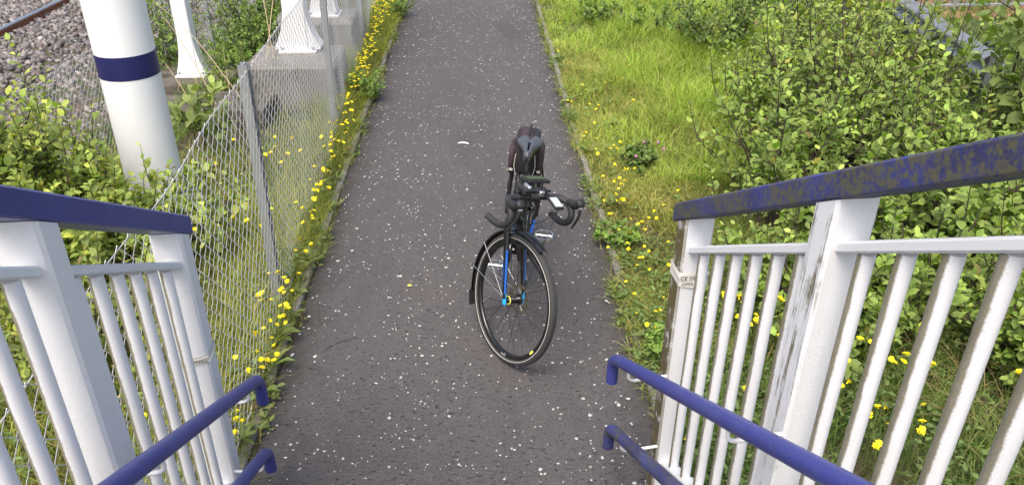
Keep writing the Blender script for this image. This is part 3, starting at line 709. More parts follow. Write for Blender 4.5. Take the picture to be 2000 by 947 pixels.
# fork: crown, two blades, blue inner panels and cyan tips
b = MB(); cr = axis_at(.722)
b.tube([cr+AX*.03, cr], [.025, .026], 14); b.tube([cr+Vector((0, -.05, -.012)), cr+Vector((0, 0, 0.0)), cr+Vector((0, .05, -.012))], [.018, .024, .018], 12)
fork = b.build('fork', 'black_gloss', bike, steer)
for s in (-1, 1):
    top = cr+Vector((0, s*.048, -.005)); bot = FA+Vector((-.004, s*.060, .012))
    m = top+(bot-top)*.4
    sec = lambda w, d: [(w*math.cos(a), d*math.sin(a)) for a in np.linspace(0, 2*math.pi, 12, False)]
    b = MB(); b.sweep([top, m, bot], [sec(.014, .022), sec(.012, .019), sec(.009, .013)], (1, 0, 0)); bl_ = b.build('fork_blade', 'black_gloss', fork, steer)
    for q in (-1,):
        p_a = top+(bot-top)*.36; p_b = top+(bot-top)*.93
        b = MB(); b.sweep([p_a+Vector((.012, s*.004, 0)), p_b+Vector((.008, s*.003, 0))], [sec(.0065, .010), sec(.005, .0078)], (1, 0, 0)); b.build('blade_panel', 'bike_blue', fork, steer)
    b = MB(); b.box(FA+Vector((-.002, s*.058, .008)), (.026, .011, .062), Matrix.Rotation(R_(-22), 3, 'Y'), bev=.004); b.build('dropout', 'bike_cyan', fork, steer)
v_, f_ = text_polys('ACHION', .024); top = cr+Vector((0, -.048, -.005)); bot = FA+Vector((-.004, -.060, .012)); dd = (bot-top).normalized()
b = MB(); sidev = Vector((0, -1, 0)); fw_ = dd.cross(sidev).normalized()
b.add([tuple(top+(bot-top)*.66-dd*px+fw_*(py)*.8+Vector((0, -.0145, 0))) for px, py, _ in v_], f_); b.build('blade_lettering', 'bike_blue', fork, steer)
b = MB(); b.box(FA+Vector((-.03, .062, .07)), (.03, .025, .05), Matrix.Rotation(R_(-20), 3, 'Y'), bev=.006); b.build('brake_caliper', 'black_matt', bike, steer)

# handlebar with hoods and levers
ZB = .892; H0 = axis_at(ZB); CB = H0+Vector((.134, 0, 0)); HW = .187
tubes('stem', 'black_matt', [((HTt, H0+AX*.015), [.022, .021]), ((H0, CB), [.019, .017]), ((CB+Vector((0, -.025, 0)), CB+Vector((0, .025, 0))), .022)], bike, steer)
b = MB(); b.tube([CB+Vector((0, -.13, 0)), CB+Vector((0, .13, 0))], .0135, 12); hb = b.build('handlebar', 'black_gloss', bike, steer)
for s in (-1, 1):
    rel = [(0, .095, 0), (0, .13, 0), (.012, .16, 0), (.045, .180, -.002), (.082, HW, -.015), (.103, HW+.002, -.05), (.093, HW+.005, -.09), (.055, HW+.008, -.118), (.005, HW+.011, -.128), (-.055, HW+.015, -.128)]
    pts = spline([CB+Vector((x, s*y, z)) for x, y, z in rel], 5); rs = [.0170+.0008*(i % 2) for i in range(len(pts))]
    b = MB(); b.tube(pts, rs, 12); bt = b.build('bar_tape', 'bar_tape', hb, steer)
    hd = spline([CB+Vector((x, s*y, z)) for x, y, z in ((.055, .183, .004), (.085, HW, .008), (.115, HW, .016), (.138, HW, .036), (.150, HW, .050))], 4)
    n_ = len(hd); b = MB(); b.tube(hd, list(np.interp(np.linspace(0, 1, n_), [0, .3, .6, .8, .93, 1], [.017, .023, .021, .025, .021, .008])), 12); b.build('hood', 'black_matt', hb, steer)
    b = MB(); b.tube([CB+Vector((.140, s*HW, .008)), CB+Vector((.152, s*HW, .016)), CB+Vector((.160, s*HW, .022))], [.008, .011, .005], 10); b.build('lever_pivot', 'alloy', hb, steer)
    lv = spline([CB+Vector((x, s*y, z)) for x, y, z in ((.142, HW, .022), (.150, HW+.003, -.01), (.145, HW+.008, -.05), (.128, HW+.014, -.09), (.118, HW+.018, -.118))], 4); n_ = len(lv)
    sec = [[(.006*k, 0), (.003*k, .010*k), (-.003*k, .010*k), (-.006*k, 0), (-.003*k, -.006*k), (.003*k, -.006*k)] for k in np.interp(np.linspace(0, 1, n_), [0, .2, .8, 1], [1.2, 1, .75, .5])]
    b = MB(); b.sweep(lv, sec, (1, 0, 0)); b.build('brake_lever', 'black_matt', hb, steer)
for k, (y0, e, sag) in enumerate(((.15, (.36, .03, .70), .06), (-.15, (.37, -.03, .70), .07), (.12, (.60, .03, .46), .10), (-.12, (.36, -.03, .74), .09))):
    a = steer(CB+Vector((.05, y0*1.15, -.012))); z = Vector(e) if k != 2 else steer(Vector((.52, .05, .62)))
    mid = (a+z)/2+Vector((.11+.02*k, .03*(k-1.5), -.01-sag*.3))
    b = MB(); b.tube(spline([a, (a+mid)/2+Vector((.05, 0, .0)), mid, (mid+z)/2+Vector((.03, 0, -.01)), z], 6), .0024, 6); b.build('cable', 'black_matt', bike)
# phone holder, computer, spare mounts on the bar
def local_box(name, mat, c, size, rot, parent, bev=.004):
    b = MB(); b.box(c, size, rot, bev=bev); return b.build(name, mat, parent, steer)
ph = local_box('phone_holder', 'black_matt', H0+Vector((.045, .055, .052)), (.085, .135, .016), Matrix.Rotation(R_(-12), 3, 'Y'), bike)
local_box('pad', 'green_pad', H0+Vector((.040, .055, .0625)), (.06, .11, .004), Matrix.Rotation(R_(-12), 3, 'Y'), ph, .001)
local_box('clamp', 'black_matt', CB+Vector((-.02, .05, .02)), (.04, .07, .04), None, ph)
gp = local_box('bike_computer', 'black_matt', CB+Vector((.075, .085, .006)), (.09, .056, .016), Matrix.Rotation(R_(14), 3, 'Y'), bike)
local_box('screen', 'screen_grey', CB+Vector((.078, .085, .0152)), (.068, .046, .002), Matrix.Rotation(R_(14), 3, 'Y'), gp, .0008)
lt = local_box('accessory_bar', 'dark_steel', CB+Vector((-.012, .03, .03)), (.014, .16, .014), None, bike)
local_box('mount', 'alloy', CB+Vector((-.03, -.03, .045)), (.05, .022, .018), None, lt); local_box('mount', 'black_matt', CB+Vector((-.005, -.055, .03)), (.035, .03, .03), None, lt)
local_box('mount', 'alloy', CB+Vector((-.0, .04, .022)), (.03, .03, .03), None, lt)

# saddle on its post
ZS = .886
tubes('seat_post', 'black_matt', [((ST_top, Vector((-.178, 0, ZS-.05))), .0135), ((Vector((-.24, .022, ZS-.035)), Vector((-.10, .022, ZS-.04)), Vector((-.03, .012, ZS-.025))), .0036), ((Vector((-.24, -.022, ZS-.035)), Vector((-.10, -.022, ZS-.04)), Vector((-.03, -.012, ZS-.025))), .0036)])
b = MB(); xs = np.linspace(-.033, -.300, 22); wv = np.interp(-xs, [.03, .05, .12, .18, .23, .28, .301], [.012, .023, .028, .046, .072, .078, .052])
nu = 13; grid = []
for i, x in enumerate(xs):
    row = []
    for j in range(nu):
        u = -1+2*j/(nu-1); y = wv[i]*u
        k = (x+.033)/(-.267)
        groove = .016*math.exp(-(u*wv[i]/.010)**2)*(1 if .12 < k else 0)*(1.0+1.2*max(0, k-.8)*5)
        z = ZS+.006*math.sin(k*3)+.012*max(0, k-.6)*2-.030*abs(u)**2.6-(.020 if i == 0 else 0)-groove
        if k > .93: z -= (k-.93)*.25
        row.append((x+(.022*math.exp(-(y/.012)**2) if k > .9 else 0), y, z))
    grid += row
fs = [(i*nu+j, i*nu+j+1, i*nu+nu+j+1, i*nu+nu+j) for i in range(21) for j in range(nu-1) if not (5 <= i <= 12 and j in (5, 6))]
b.add(grid, fs, True)
low = [(x, y, z-.018) for x, y, z in grid]; b.add(low, [tuple(reversed(f)) for f in fs], True)
o0 = 0; m_ = len(grid)
for i in range(21):
    b.f += [(i*nu, i*nu+nu, m_+i*nu+nu, m_+i*nu), (i*nu+nu-1, m_+i*nu+nu-1, m_+i*nu+2*nu-1, i*nu+2*nu-1)]; b.mi += [0, 0]; b.sm += [True, True]
for j in range(nu-1):
    b.f += [(j, m_+j, m_+j+1, j+1), (21*nu+j, 21*nu+j+1, m_+21*nu+j+1, m_+21*nu+j)]; b.mi += [0, 0]; b.sm += [True, True]
sad = b.build('saddle', 'saddle_vinyl', bike)

# rear rack with trunk bag and side pockets
rk = tubes('rear_rack', 'black_matt', [((Vector((-.62, s*.05, .64)), Vector((-.25, s*.05, .64)), Vector((-.16, s*.03, .62))), .006) for s in (-1, 1)]
      + [((Vector((-.36, -.02+s*.075, .68)), Vector((-.36, -.022+s*.09, .52)), RA+Vector((.075, -.025+s*.095, -.01))), [.011, .015, .011]) for s in (-1, 1)] + [((Vector((-.55, s*.06, .64)), Vector((-.50, s*.085, .52)), RA+Vector((-.01, s*.075, .0))), .006) for s in (-1, 1)], bike, n=8)
def soft_box(name, mat, c, size, parent, round_=.35, n=10, seed=0, m=bike):
    r = np.random.default_rng(seed); b = MB(); pts = []; e = 2/round_ if round_ else 8
    nu_, nv_ = 20, 10
    sgn = lambda a, p: math.copysign(abs(a)**p, a)
    for i in range(nv_+1):
        ph_ = -math.pi/2+math.pi*i/nv_
        for j in range(nu_):
            th = 2*math.pi*j/nu_; p = round_
            x = sgn(math.cos(ph_), p)*sgn(math.cos(th), p); y = sgn(math.cos(ph_), p)*sgn(math.sin(th), p); z = sgn(math.sin(ph_), p)
            k = 1+r.normal(0, .012)
            pts.append((c[0]+x*size[0]/2*k, c[1]+y*size[1]/2*k, c[2]+z*size[2]/2*k))
    b.add(pts, [(i*nu_+j, i*nu_+(j+1) % nu_, i*nu_+nu_+(j+1) % nu_, i*nu_+nu_+j) for i in range(nv_) for j in range(nu_)], True)
    return b.build(name, mat, parent)
bag = soft_box('trunk_bag', 'bag_fabric', (-.385, -.022, .742), (.29, .145, .21), bike, .38, seed=1)
soft_box('bag_lid', 'bag_fabric', (-.385, -.022, .842), (.27, .14, .03), bag, .45, seed=2)
b = MB(); b.tube(spline([(-.33, -.02, .86), (-.42, -.01, .90), (-.50, -.02, .863)], 6), .006, 6); b.build('grab_loop', 'black_matt', bag)
soft_box('lid_patch', 'bag_maroon', (-.40, -.03, .853), (.18, .075, .022), bag, .5, seed=9); b = MB(); b.box((-.38, .03, .86), (.18, .02, .006), bev=.002); b.build('strap', 'black_matt', bag)
for s in (-1, 1):
    pk = soft_box('side_pocket', 'bag_maroon', (-.385, -.024+s*.083, .72), (.20, .046, .165), bag, .62, seed=3)
    soft_box('pocket_base', 'bag_fabric', (-.385, -.024+s*.081, .652), (.18, .045, .07), pk, .5, seed=4)
    b = MB(); b.box((-.292, -.024+s*.083, .66), (.004, .022, .014)); b.build('reflector_tab', 'reflective', pk)
    b = MB(); b.tube(spline([(-.232, -.022+s*.055, .79), (-.225, -.022+s*.062, .72), (-.228, -.022+s*.05, .66)], 4), .0022, 5); b.build('zip_piping', 'reflective', bag)

# drivetrain on the rider's right, pedals, stand
ck = MB(); ck.tube([BB+Vector((0, -.046, 0)), BB+Vector((0, -.052, 0))], .075, 32); crk = ck.build('crankset', 'black_gloss', bike)
def pedal(c):
    b = MB(); hx, hy = .052, .05
    for q in ([(-hx, -hy*.6), (-hx*.45, -hy), (hx*.45, -hy), (hx, -hy*.6), (hx, hy*.6), (hx*.45, hy), (-hx*.45, hy), (-hx, hy*.6)],):
        b.sweep([(c[0]+x, c[1]+y, c[2]) for x, y in q], [(-.003, -.007), (.003, -.007), (.003, .007), (-.003, .007)], (0, 0, 1), closed=True, smooth=False)
    b.box(c, (.014, .098, .014), bev=.004); b.box((c[0], c[1]+.022, c[2]), (.1, .006, .008), bev=.002)
    return b.build('pedal', 'alloy', crk)
ca = R_(68)
for s, a in ((1, ca), (-1, ca+math.pi)):
    e = BB+Vector((.168*math.cos(a), s*.072, .168*math.sin(a)))
    b = MB(); b.tube([BB+Vector((0, s*.06, 0)), e], [.015, .011], 10); b.build('crank_arm', 'black_gloss', crk); pedal(tuple(e+Vector((0, s*.068, 0))))
b = MB(); b.tube([RA+Vector((0, -.03, 0)), RA+Vector((0, -.055, 0))], [.055, .03], 24); b.build('cassette', 'dark_steel', bike)
b = MB(); b.tube([BB+Vector((0, -.049, .075)), RA+Vector((0, -.045, .04))], .0045, 6); b.tube([BB+Vector((0, -.049, -.075)), RA+Vector((.03, -.045, -.12)), RA+Vector((0.02, -.045, -.05))], .0045, 6); b.build('chain', 'dark_steel', bike)
kp = Vector((-.06, .05, .235)); ke = Vector((-.28, .27, .0))
ke = Vector((.0, .215, .0165)); b = MB(); b.tube([kp, ke], .0075, 8); ks = b.build('kick_stand', 'black_matt', bike)
b = MB(); b.box(ke+Vector((.005, .01, -.004)), (.05, .03, .012), bev=.004); b.build('stand_foot', 'black_matt', ks)

# ================================================================== VEGETATION
WILLOW = [(.100, .170, .040), (.135, .215, .055), (.185, .260, .080), (.080, .135, .036), (.24, .30, .105)]
WILLOW_W = [.28, .3, .22, .12, .08]
GREYLEAF = [(.13, .20, .055), (.17, .24, .075), (.22, .275, .085), (.10, .155, .045), (.28, .30, .08)]
DARKLEAF = [(.055, .105, .026), (.080, .145, .034), (.105, .18, .04), (.04, .075, .02)]

def shrub(name, label, cat, base, h, spread, stems, twigs, nleaf, L, pal, wts=None, seed=0, lean=(0, 0), aspect=.62, group=None, bark='bark', T=LEAF_T, droop=.0, tw_len=.36, t0=.22):
    r = np.random.default_rng(seed); root = thing(name, label, cat, base, 0, group)
    b = MB(); Lp, Ld, Ln, Ll, Lc = [], [], [], [], []; L *= 1.17; nleaf = int(nleaf*1.42); twigs = int(twigs*1.25)
    for i in range(stems):
        a = 2*math.pi*(i+r.random())/stems; out = spread*math.sqrt(r.random())*1.0; hh = h*r.uniform(.62, 1.05)*(1-.28*(out/max(spread, .01))**2)
        e = np.array([math.cos(a)*out+lean[0]*hh, math.sin(a)*out+lean[1]*hh, hh]); s0 = np.array([math.cos(a), math.sin(a), 0])*r.uniform(.02, .12)*min(1, spread*2)
        n = 9; pts = []
        w = r.normal(0, .035, (n, 3))*h
        for k in range(n):
            u = k/(n-1); p = s0+(e-s0)*np.array([u**1.15, u**1.15, u**(.85)])+w[k]*u*(1-u)*1.6; p[2] = max(p[2], .0); pts.append(p)
        rad = [max(.0026, .0135*h/1.4*(1-.85*k/(n-1))) for k in range(n)]
        b.tube(pts, rad, 5)
        P_ = np.array(pts)
        def on(u):
            f = u*(n-1); k = min(int(f), n-2); return P_[k]*(1-(f-k))+P_[k+1]*(f-k), P_[k+1]-P_[k]
        tw = [(on(1.0)[0], on(.99)[1]*.5+np.array([0, 0, .5])*np.linalg.norm(on(.99)[1]), h*r.uniform(.16, .34))]
        for j in range(twigs):
            u = t0+(.97-t0)*((j+r.random())/twigs)**.85; p, d = on(u); d = d/np.linalg.norm(d)
            q = r.normal(size=3); q -= d*q.dot(d); q /= np.linalg.norm(q); dd = d*.55+q*.9+np.array([0, 0, .18-droop]); dd /= np.linalg.norm(dd)
            ln = h*tw_len*r.uniform(.45, 1.05)*(1.12-.65*u); tw.append((p, dd, ln))
        for p, d, ln in tw:
            d = d/np.linalg.norm(d); m = 5; bend = r.normal(0, .22, 3)+np.array([0, 0, .28-droop])
            tp = [p+d*ln*k/(m-1)+bend*ln*(k/(m-1))**2*.45 for k in range(m)]
            for q_ in tp: q_[2] = max(q_[2], .02)
            b.tube(tp, [max(.0011, .0042*(1-.75*k/(m-1))) for k in range(m)], 4); tp = np.array(tp)
            nl = max(3, int(nleaf*ln/(h*tw_len)*r.uniform(.8, 1.2)))
            us = (np.arange(nl)+.5+r.uniform(-.3, .3, nl))/nl; us = .12+.88*us
            f = np.clip(us*(m-1), 0, m-1.001); k = f.astype(int); pp = tp[k]*(1-(f-k))[:, None]+tp[k+1]*(f-k)[:, None]
            td = unit(tp[k+1]-tp[k]); ph = np.arange(nl)*2.4+r.random()*6
            ref = unit(np.cross(td, np.array([[.3, .2, 1.]]))); ref2 = np.cross(td, ref)
            o = ref*np.cos(ph)[:, None]+ref2*np.sin(ph)[:, None]
            ld = unit(o*.9+td*.55+np.array([0, 0, .10])+r.normal(0, .18, (nl, 3))); nn = unit(td*.45+np.array([0, -.15, 1.0])+r.normal(0, .36, (nl, 3)))
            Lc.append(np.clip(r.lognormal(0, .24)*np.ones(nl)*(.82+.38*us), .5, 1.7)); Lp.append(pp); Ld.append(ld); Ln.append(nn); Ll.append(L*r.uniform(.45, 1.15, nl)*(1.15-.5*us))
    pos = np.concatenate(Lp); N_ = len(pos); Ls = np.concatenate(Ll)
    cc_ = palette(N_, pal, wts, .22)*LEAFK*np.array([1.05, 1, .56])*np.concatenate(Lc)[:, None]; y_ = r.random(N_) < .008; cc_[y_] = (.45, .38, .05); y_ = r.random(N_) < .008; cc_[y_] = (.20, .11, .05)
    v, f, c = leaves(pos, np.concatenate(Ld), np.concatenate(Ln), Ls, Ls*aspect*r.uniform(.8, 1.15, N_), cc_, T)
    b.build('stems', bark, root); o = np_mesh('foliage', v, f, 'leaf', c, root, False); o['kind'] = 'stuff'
    return root

GR = 'willow shrubs behind the right railing'
shrub('willow_shrub', 'leafy willow shrub just behind the end of the mossy rail', 'shrub', (2.0, 4.65, 0), 1.15, .66, 15, 11, 12, .062, WILLOW, WILLOW_W, 11, group=GR)
shrub('willow_shrub', 'tall willow shrub in the middle of the right hand thicket', 'shrub', (2.65, 5.35, 0), 1.48, .78, 20, 12, 12, .060, WILLOW, WILLOW_W, 12, group=GR)
shrub('willow_shrub', 'willow shrub under the second rail post, leaves over the top rail', 'shrub', (2.75, 4.25, 0), 1.15, .70, 16, 12, 12, .064, WILLOW, WILLOW_W, 13, group=GR)
shrub('willow_shrub', 'bushy willow shrub below the crash barrier end', 'shrub', (3.45, 5.0, 0), 1.05, .75, 15, 11, 12, .062, WILLOW, WILLOW_W, 14, group=GR)
shrub('willow_shrub', 'tall pale tipped willow shrub at the top of the thicket', 'shrub', (3.0, 6.35, 0), 1.5, .7, 18, 12, 12, .062, GREYLEAF, None, 15, group=GR)
shrub('willow_shrub', 'low willow shrub seen through the first bay of balusters', 'shrub', (1.72, 3.75, 0), .72, .5, 13, 9, 11, .058, WILLOW, WILLOW_W, 16, group=GR, t0=.05)
shrub('willow_shrub', 'low willow shrub seen through the nearest bay of balusters', 'shrub', (2.42, 3.55, 0), .80, .6, 15, 10, 12, .062, WILLOW, WILLOW_W, 17, group=GR, t0=.05)
shrub('willow_shrub', 'willow shrub at the right edge under the rail', 'shrub', (3.1, 3.75, 0), 1.0, .6, 14, 10, 12, .064, WILLOW, WILLOW_W, 18, group=GR, t0=.05)
shrub('goat_willow', 'large leaved goat willow hanging in at the top right corner', 'shrub', (3.8, 4.75, 0), 1.85, .5, 12, 9, 10, .125, [(.11, .16, .06), (.15, .20, .08), (.08, .125, .05)], None, 19, (-.14, -.14), .6)
shrub('goat_willow', 'large leaved goat willow branch in front of the crash barrier', 'shrub', (3.4, 5.65, 0), 1.5, .3, 5, 6, 9, .105, [(.11, .16, .06), (.16, .21, .085), (.08, .125, .05)], None, 20, (0, 0), .6)
shrub('willow_shrub', 'slim willow shrub at the left flank of the thicket, by the long grass', 'shrub', (2.45, 6.35, 0), 1.1, .45, 12, 11, 12, .058, WILLOW, WILLOW_W, 26, group=GR)
shrub('willow_shrub', 'low willow shrub in the shade behind the second rail post', 'shrub', (1.95, 3.3, 0), .55, .5, 15, 9, 12, .058, WILLOW, WILLOW_W, 27, group=GR, t0=.05)
shrub('willow_shrub', 'low willow shrub behind the last baluster at the right edge', 'shrub', (2.75, 3.05, 0), .5, .5, 15, 9, 12, .058, WILLOW, WILLOW_W, 28, group=GR, t0=.05)
GD = 'dark bushes at the far end of the meadow'
shrub('dark_bush', 'dark green bush behind the meadow, nearest the path', 'bush', (2.75, 8.9, 0), .9, .72, 18, 10, 11, .062, DARKLEAF, None, 21, group=GD, t0=.05)
shrub('dark_bush', 'dark green bush behind the tall willow tips', 'bush', (3.7, 8.6, 0), 1.15, .85, 18, 10, 11, .065, DARKLEAF, None, 22, group=GD, t0=.05)
shrub('dark_bush', 'low dark nettle bush in the long grass at the meadow edge', 'bush', (2.25, 9.9, 0), .38, .5, 14, 7, 8, .062, [(.06, .12, .028), (.08, .15, .035)], None, 23, group=GD, t0=.05)
shrub('dark_bush', 'low green nettle patch at the far top of the meadow', 'bush', (1.55, 10.6, 0), .28, .4, 14, 6, 8, .06, [(.07, .13, .03), (.09, .16, .035)], None, 24, group=GD, t0=.05)
shrub('clover_plant', 'dark green clover clump beside the path verge with pink heads', 'plant', (1.28, 5.75, 0), .17, .22, 16, 6, 8, .05, [(.05, .10, .03), (.075, .135, .04)], None, 25, t0=.05)
GL = 'shrubs behind the left railing'
shrub('willow_shrub', 'grey green willow shrub in front of the round white column', 'shrub', (-2.3, 4.25, 0), .66, .55, 18, 11, 12, .066, GREYLEAF, None, 31, group=GL)
shrub('willow_shrub', 'grey green willow shrub at the left edge above the blue rail', 'shrub', (-3.05, 4.5, 0), 1.12, .55, 18, 12, 12, .066, GREYLEAF, None, 32, group=GL)
shrub('willow_shrub', 'leafy grey green shrub in front of the ballast, left of the column', 'shrub', (-2.72, 4.5, 0), .95, .42, 18, 12, 12, .062, GREYLEAF, None, 41, group=GL)
shrub('willow_shrub', 'yellowish low shrub seen through the left railing', 'shrub', (-2.05, 3.2, 0), .68, .55, 14, 9, 11, .055, [(.13, .17, .045), (.18, .20, .05), (.09, .13, .035)], None, 33, group=GL, t0=.05)
shrub('willow_shrub', 'green sprig bush between the round column and the fence', 'shrub', (-1.85, 4.5, 0), .72, .32, 8, 6, 10, .07, GREYLEAF, None, 34, group=GL)
shrub('goat_willow', 'pale large leaved sapling beside the dark mossy blocks', 'shrub', (-2.3, 6.2, 0), .50, .2, 6, 4, 7, .11, [(.15, .20, .095), (.19, .235, .12)], None, 35)
GB = 'dense bushes below the narrow steel column'
shrub('rowan_bush', 'dense green bush left of the narrow steel column', 'bush', (-3.45, 8.9, -.55), 1.35, .5, 13, 11, 13, .055, [(.06, .12, .028), (.08, .15, .035), (.10, .17, .04)], None, 36, group=GB)
shrub('rowan_bush', 'dense green bush right of the narrow steel column', 'bush', (-2.65, 9.6, -.1), 1.0, .62, 15, 12, 13, .052, [(.06, .12, .028), (.08, .15, .035), (.10, .17, .04)], None, 37, group=GB, t0=.05)
shrub('rowan_bush', 'dense green bush beside the first concrete plinth', 'bush', (-2.5, 8.6, -.1), .68, .42, 13, 11, 13, .050, [(.055, .11, .026), (.08, .15, .035), (.10, .17, .04)], None, 38, group=GB, t0=.05)
shrub('rowan_bush', 'leafy rowan sapling with light green fingers by the plinth', 'sapling', (-2.5, 7.6, -.05), .62, .22, 6, 6, 14, .06, [(.13, .21, .05), (.16, .25, .07)], None, 39, aspect=.4, T=LEAF_N)

# ---- grass
def grass_patch(name, label, polyx, polyy, n, hfun, cols, lean=(.3, 1.0), w=(.0028, .006), wts=None, seed=0, zf=None, dens=None):
    r = np.random.default_rng(seed); x = r.uniform(polyx[0], polyx[1], n); y = polyy[0]+(polyy[1]-polyy[0])*r.random(n)**1.15
    nz = (np.sin(x*5.3+y*2.1+seed)+np.sin(x*2.7-y*4.3+1.3*seed)+np.sin(x*11+y*7.7)*.6)/2.6
    keep = r.random(n) < np.clip(.62+.5*nz, .12, 1)
    if dens is not None: keep &= r.random(n) < dens(x, y)
    x, y, nz = x[keep], y[keep], nz[keep]; n = len(x)
    z = np.zeros(n)-.03 if zf is None else zf(x)
    h_ = hfun(x, y)*r.uniform(.45, 1.15, n)*(1+.25*nz)
    cc_ = palette(n, cols, wts, .2)*(1+.22*nz[:, None])
    v, f, c = blades(np.stack([x, y, z], 1), h_+.03, r.random(n)*6.28, r.uniform(*lean, n), r.uniform(*w, n)*(1+y*.05), cc_)
    return tag(np_mesh(name, v, f, 'grass', c, None, False), label, 'grass', kind='stuff')
BR_OLD = [(0.25, 0.325, 0.044), (0.3, 0.375, 0.056), (0.188, 0.275, 0.037), (0.375, 0.388, 0.088), (0.125, 0.213, 0.035)]
BR = [(.29, .40, .055), (.37, .45, .08), (.21, .34, .04), (.46, .46, .15), (.14, .25, .035)]
DRY = [(0.391, 0.356, 0.115), (0.46, 0.391, 0.161), (0.253, 0.287, 0.057), (0.322, 0.322, 0.081), (0.172, 0.23, 0.04)]
GRN = [(0.091, 0.169, 0.033), (0.13, 0.221, 0.039), (0.169, 0.247, 0.046), (0.065, 0.117, 0.026)]
edge = lambda x, y: np.clip((x-PR-.012)/.09, 0.0, 1)**.6
mh = lambda x, y: np.interp(x, [.8, 1.0, 1.3, 1.9, 2.6], [.05, .09, .15, .30, .36])*np.interp(y, [3.5, 6, 8, 10], [.8, .85, 1.0, .95])
grass_patch('meadow_grass', 'bright yellow green meadow grass right of the path', (PR+.02, 3.6), (5.4, 14.5), 90000, mh, BR, (.2, 1.2), seed=1, wts=[.28, .24, .2, .16, .12], dens=edge)
grass_patch('dry_grass', 'short dry yellowish grass along the path edge', (PR+.02, 2.1), (3.3, 9.5), 62000, lambda x, y: np.interp(x, [.8, 1.9], [.065, .15]), DRY, (.4, 1.3), seed=2, dens=edge)
grass_patch('green_grass', 'dark green grass under the right hand shrubs', (PR+.03, 4.4), (1.6, 6.0), 70000, lambda x, y: np.interp(x, [.8, 1.1, 2.2], [.07, .14, .20]), GRN+[(.2, .18, .08)], (.4, 1.3), seed=3, dens=lambda x, y: edge(x, y)*np.where(x > 1.55, 1, np.clip((4.5-y)/.5, 0, 1)))
grass_patch('green_grass', 'long grass below the crash barrier', (3.2, 8.2), (5.8, 12), 30000, lambda x, y: x*0+.26, GRN+[(.18, .22, .05)], (.4, 1.2), (.004, .008), seed=4)
edl = lambda x, y: np.clip((PL-.02-x)/.05, 0, 1)
grass_patch('verge_grass', 'thin dry grass in the strip between fence and path', (-1.55, PL-.02), (2.2, 13.5), 34000, lambda x, y: np.interp(x, [-1.3, -1.06], [.24, .09]), [(.34, .36, .06), (.42, .38, .11), (.22, .28, .04), (.16, .22, .035)], (.3, 1.1), (.0025, .0045), seed=5, dens=edl)
grass_patch('rough_grass', 'rough grass on the far side of the chain link fence', (-3.1, -1.25), (1.0, 8.2), 42000, lambda x, y: np.interp(x, [-3, -1.3], [.16, .2])+0*y, [(.20, .27, .04), (.32, .33, .07), (.13, .20, .03), (.40, .35, .13)], (.3, 1.1), (.003, .0055), seed=6, dens=lambda x, y: np.where((x < -1.85) & (y > 6.0), .12, 1))
grass_patch('rough_grass', 'weedy grass between the railway fence and the bushes', (-4.3, -2.6), (5, 13), 14000, lambda x, y: x*0+.16, GRN, (.4, 1.2), (.004, .007), seed=8, zf=lambda x: ground_z(x)-.01)

# ---- low leafy ground cover (uncountable small weeds)
def ground_cover(name, label, polyx, polyy, n, L, cols, hz, seed, dens=None, T=LEAF_T, asp=.5):
    r = np.random.default_rng(seed); x = r.uniform(*polyx, n); y = r.uniform(*polyy, n)
    nz = (np.sin(x*7.1+y*3.3+seed)+np.sin(x*3.1-y*6.3+seed*2.2)+np.sin(x*15+y*12))/3; keep = r.random(n) < np.clip(.45+.75*nz, 0, 1)
    if dens is not None: keep &= r.random(n) < dens(x, y)
    x, y = x[keep], y[keep]; n = len(x); a = r.random(n)*6.28; hh = hz*r.random(n)**1.2
    d = np.stack([np.cos(a), np.sin(a), r.uniform(-.1, .7, n)], 1); nn = np.stack([r.normal(0, .35, n), r.normal(0, .35, n), np.ones(n)], 1); Ls = L*r.uniform(.5, 1.2, n)
    v, f, c = leaves(np.stack([x, y, hh-.01], 1), d, nn, Ls, Ls*asp, palette(n, cols)*1.25, T)
    return tag(np_mesh(name, v, f, 'leaf', c, None), label, 'ground cover', kind='stuff')
ground_cover('small_weeds', 'small green weeds matted along the right path edge', (PR+.01, 1.55), (2.0, 4.6), 7500, .034, [(.08, .15, .03), (.11, .19, .04), (.06, .11, .025)], .10, 1, edge)
spill = lambda x, y: (np.sin(y*3.7+1)+np.sin(y*8.3)+.8*np.sin(y*17.1+2) > .35)*1.0
grass_patch('edge_grass', 'grass tufts spilling over the right kerb onto the asphalt', (PR-.035, PR+.09), (2.0, 13), 9000, lambda x, y: x*0+.075, DRY+GRN, (.5, 1.4), (.003, .005), seed=21, dens=lambda x, y: .25+.75*spill(x, y))
ground_cover('edge_weeds', 'small leafy weeds creeping over the right kerb', (PR-.06, PR+.10), (2.0, 9), 5200, .034, [(.08, .15, .03), (.11, .19, .04), (.06, .11, .025)], .06, 22, lambda x, y: spill(x, y)*np.clip((x-PR+.07)/.06, 0, 1))
grass_patch('edge_grass', 'grass tufts spilling over the left kerb', (PL-.09, PL+.02), (2.4, 13), 5200, lambda x, y: x*0+.07, DRY+GRN, (.5, 1.4), (.003, .005), seed=23, dens=lambda x, y: .08+.6*spill(x, y+4))
ground_cover('edge_weeds', 'small leafy weeds creeping over the left kerb', (PL-.10, PL+.04), (2.6, 12), 2600, .04, [(.10, .17, .03), (.13, .2, .04), (.16, .13, .05)], .06, 24, lambda x, y: spill(x, y+4))
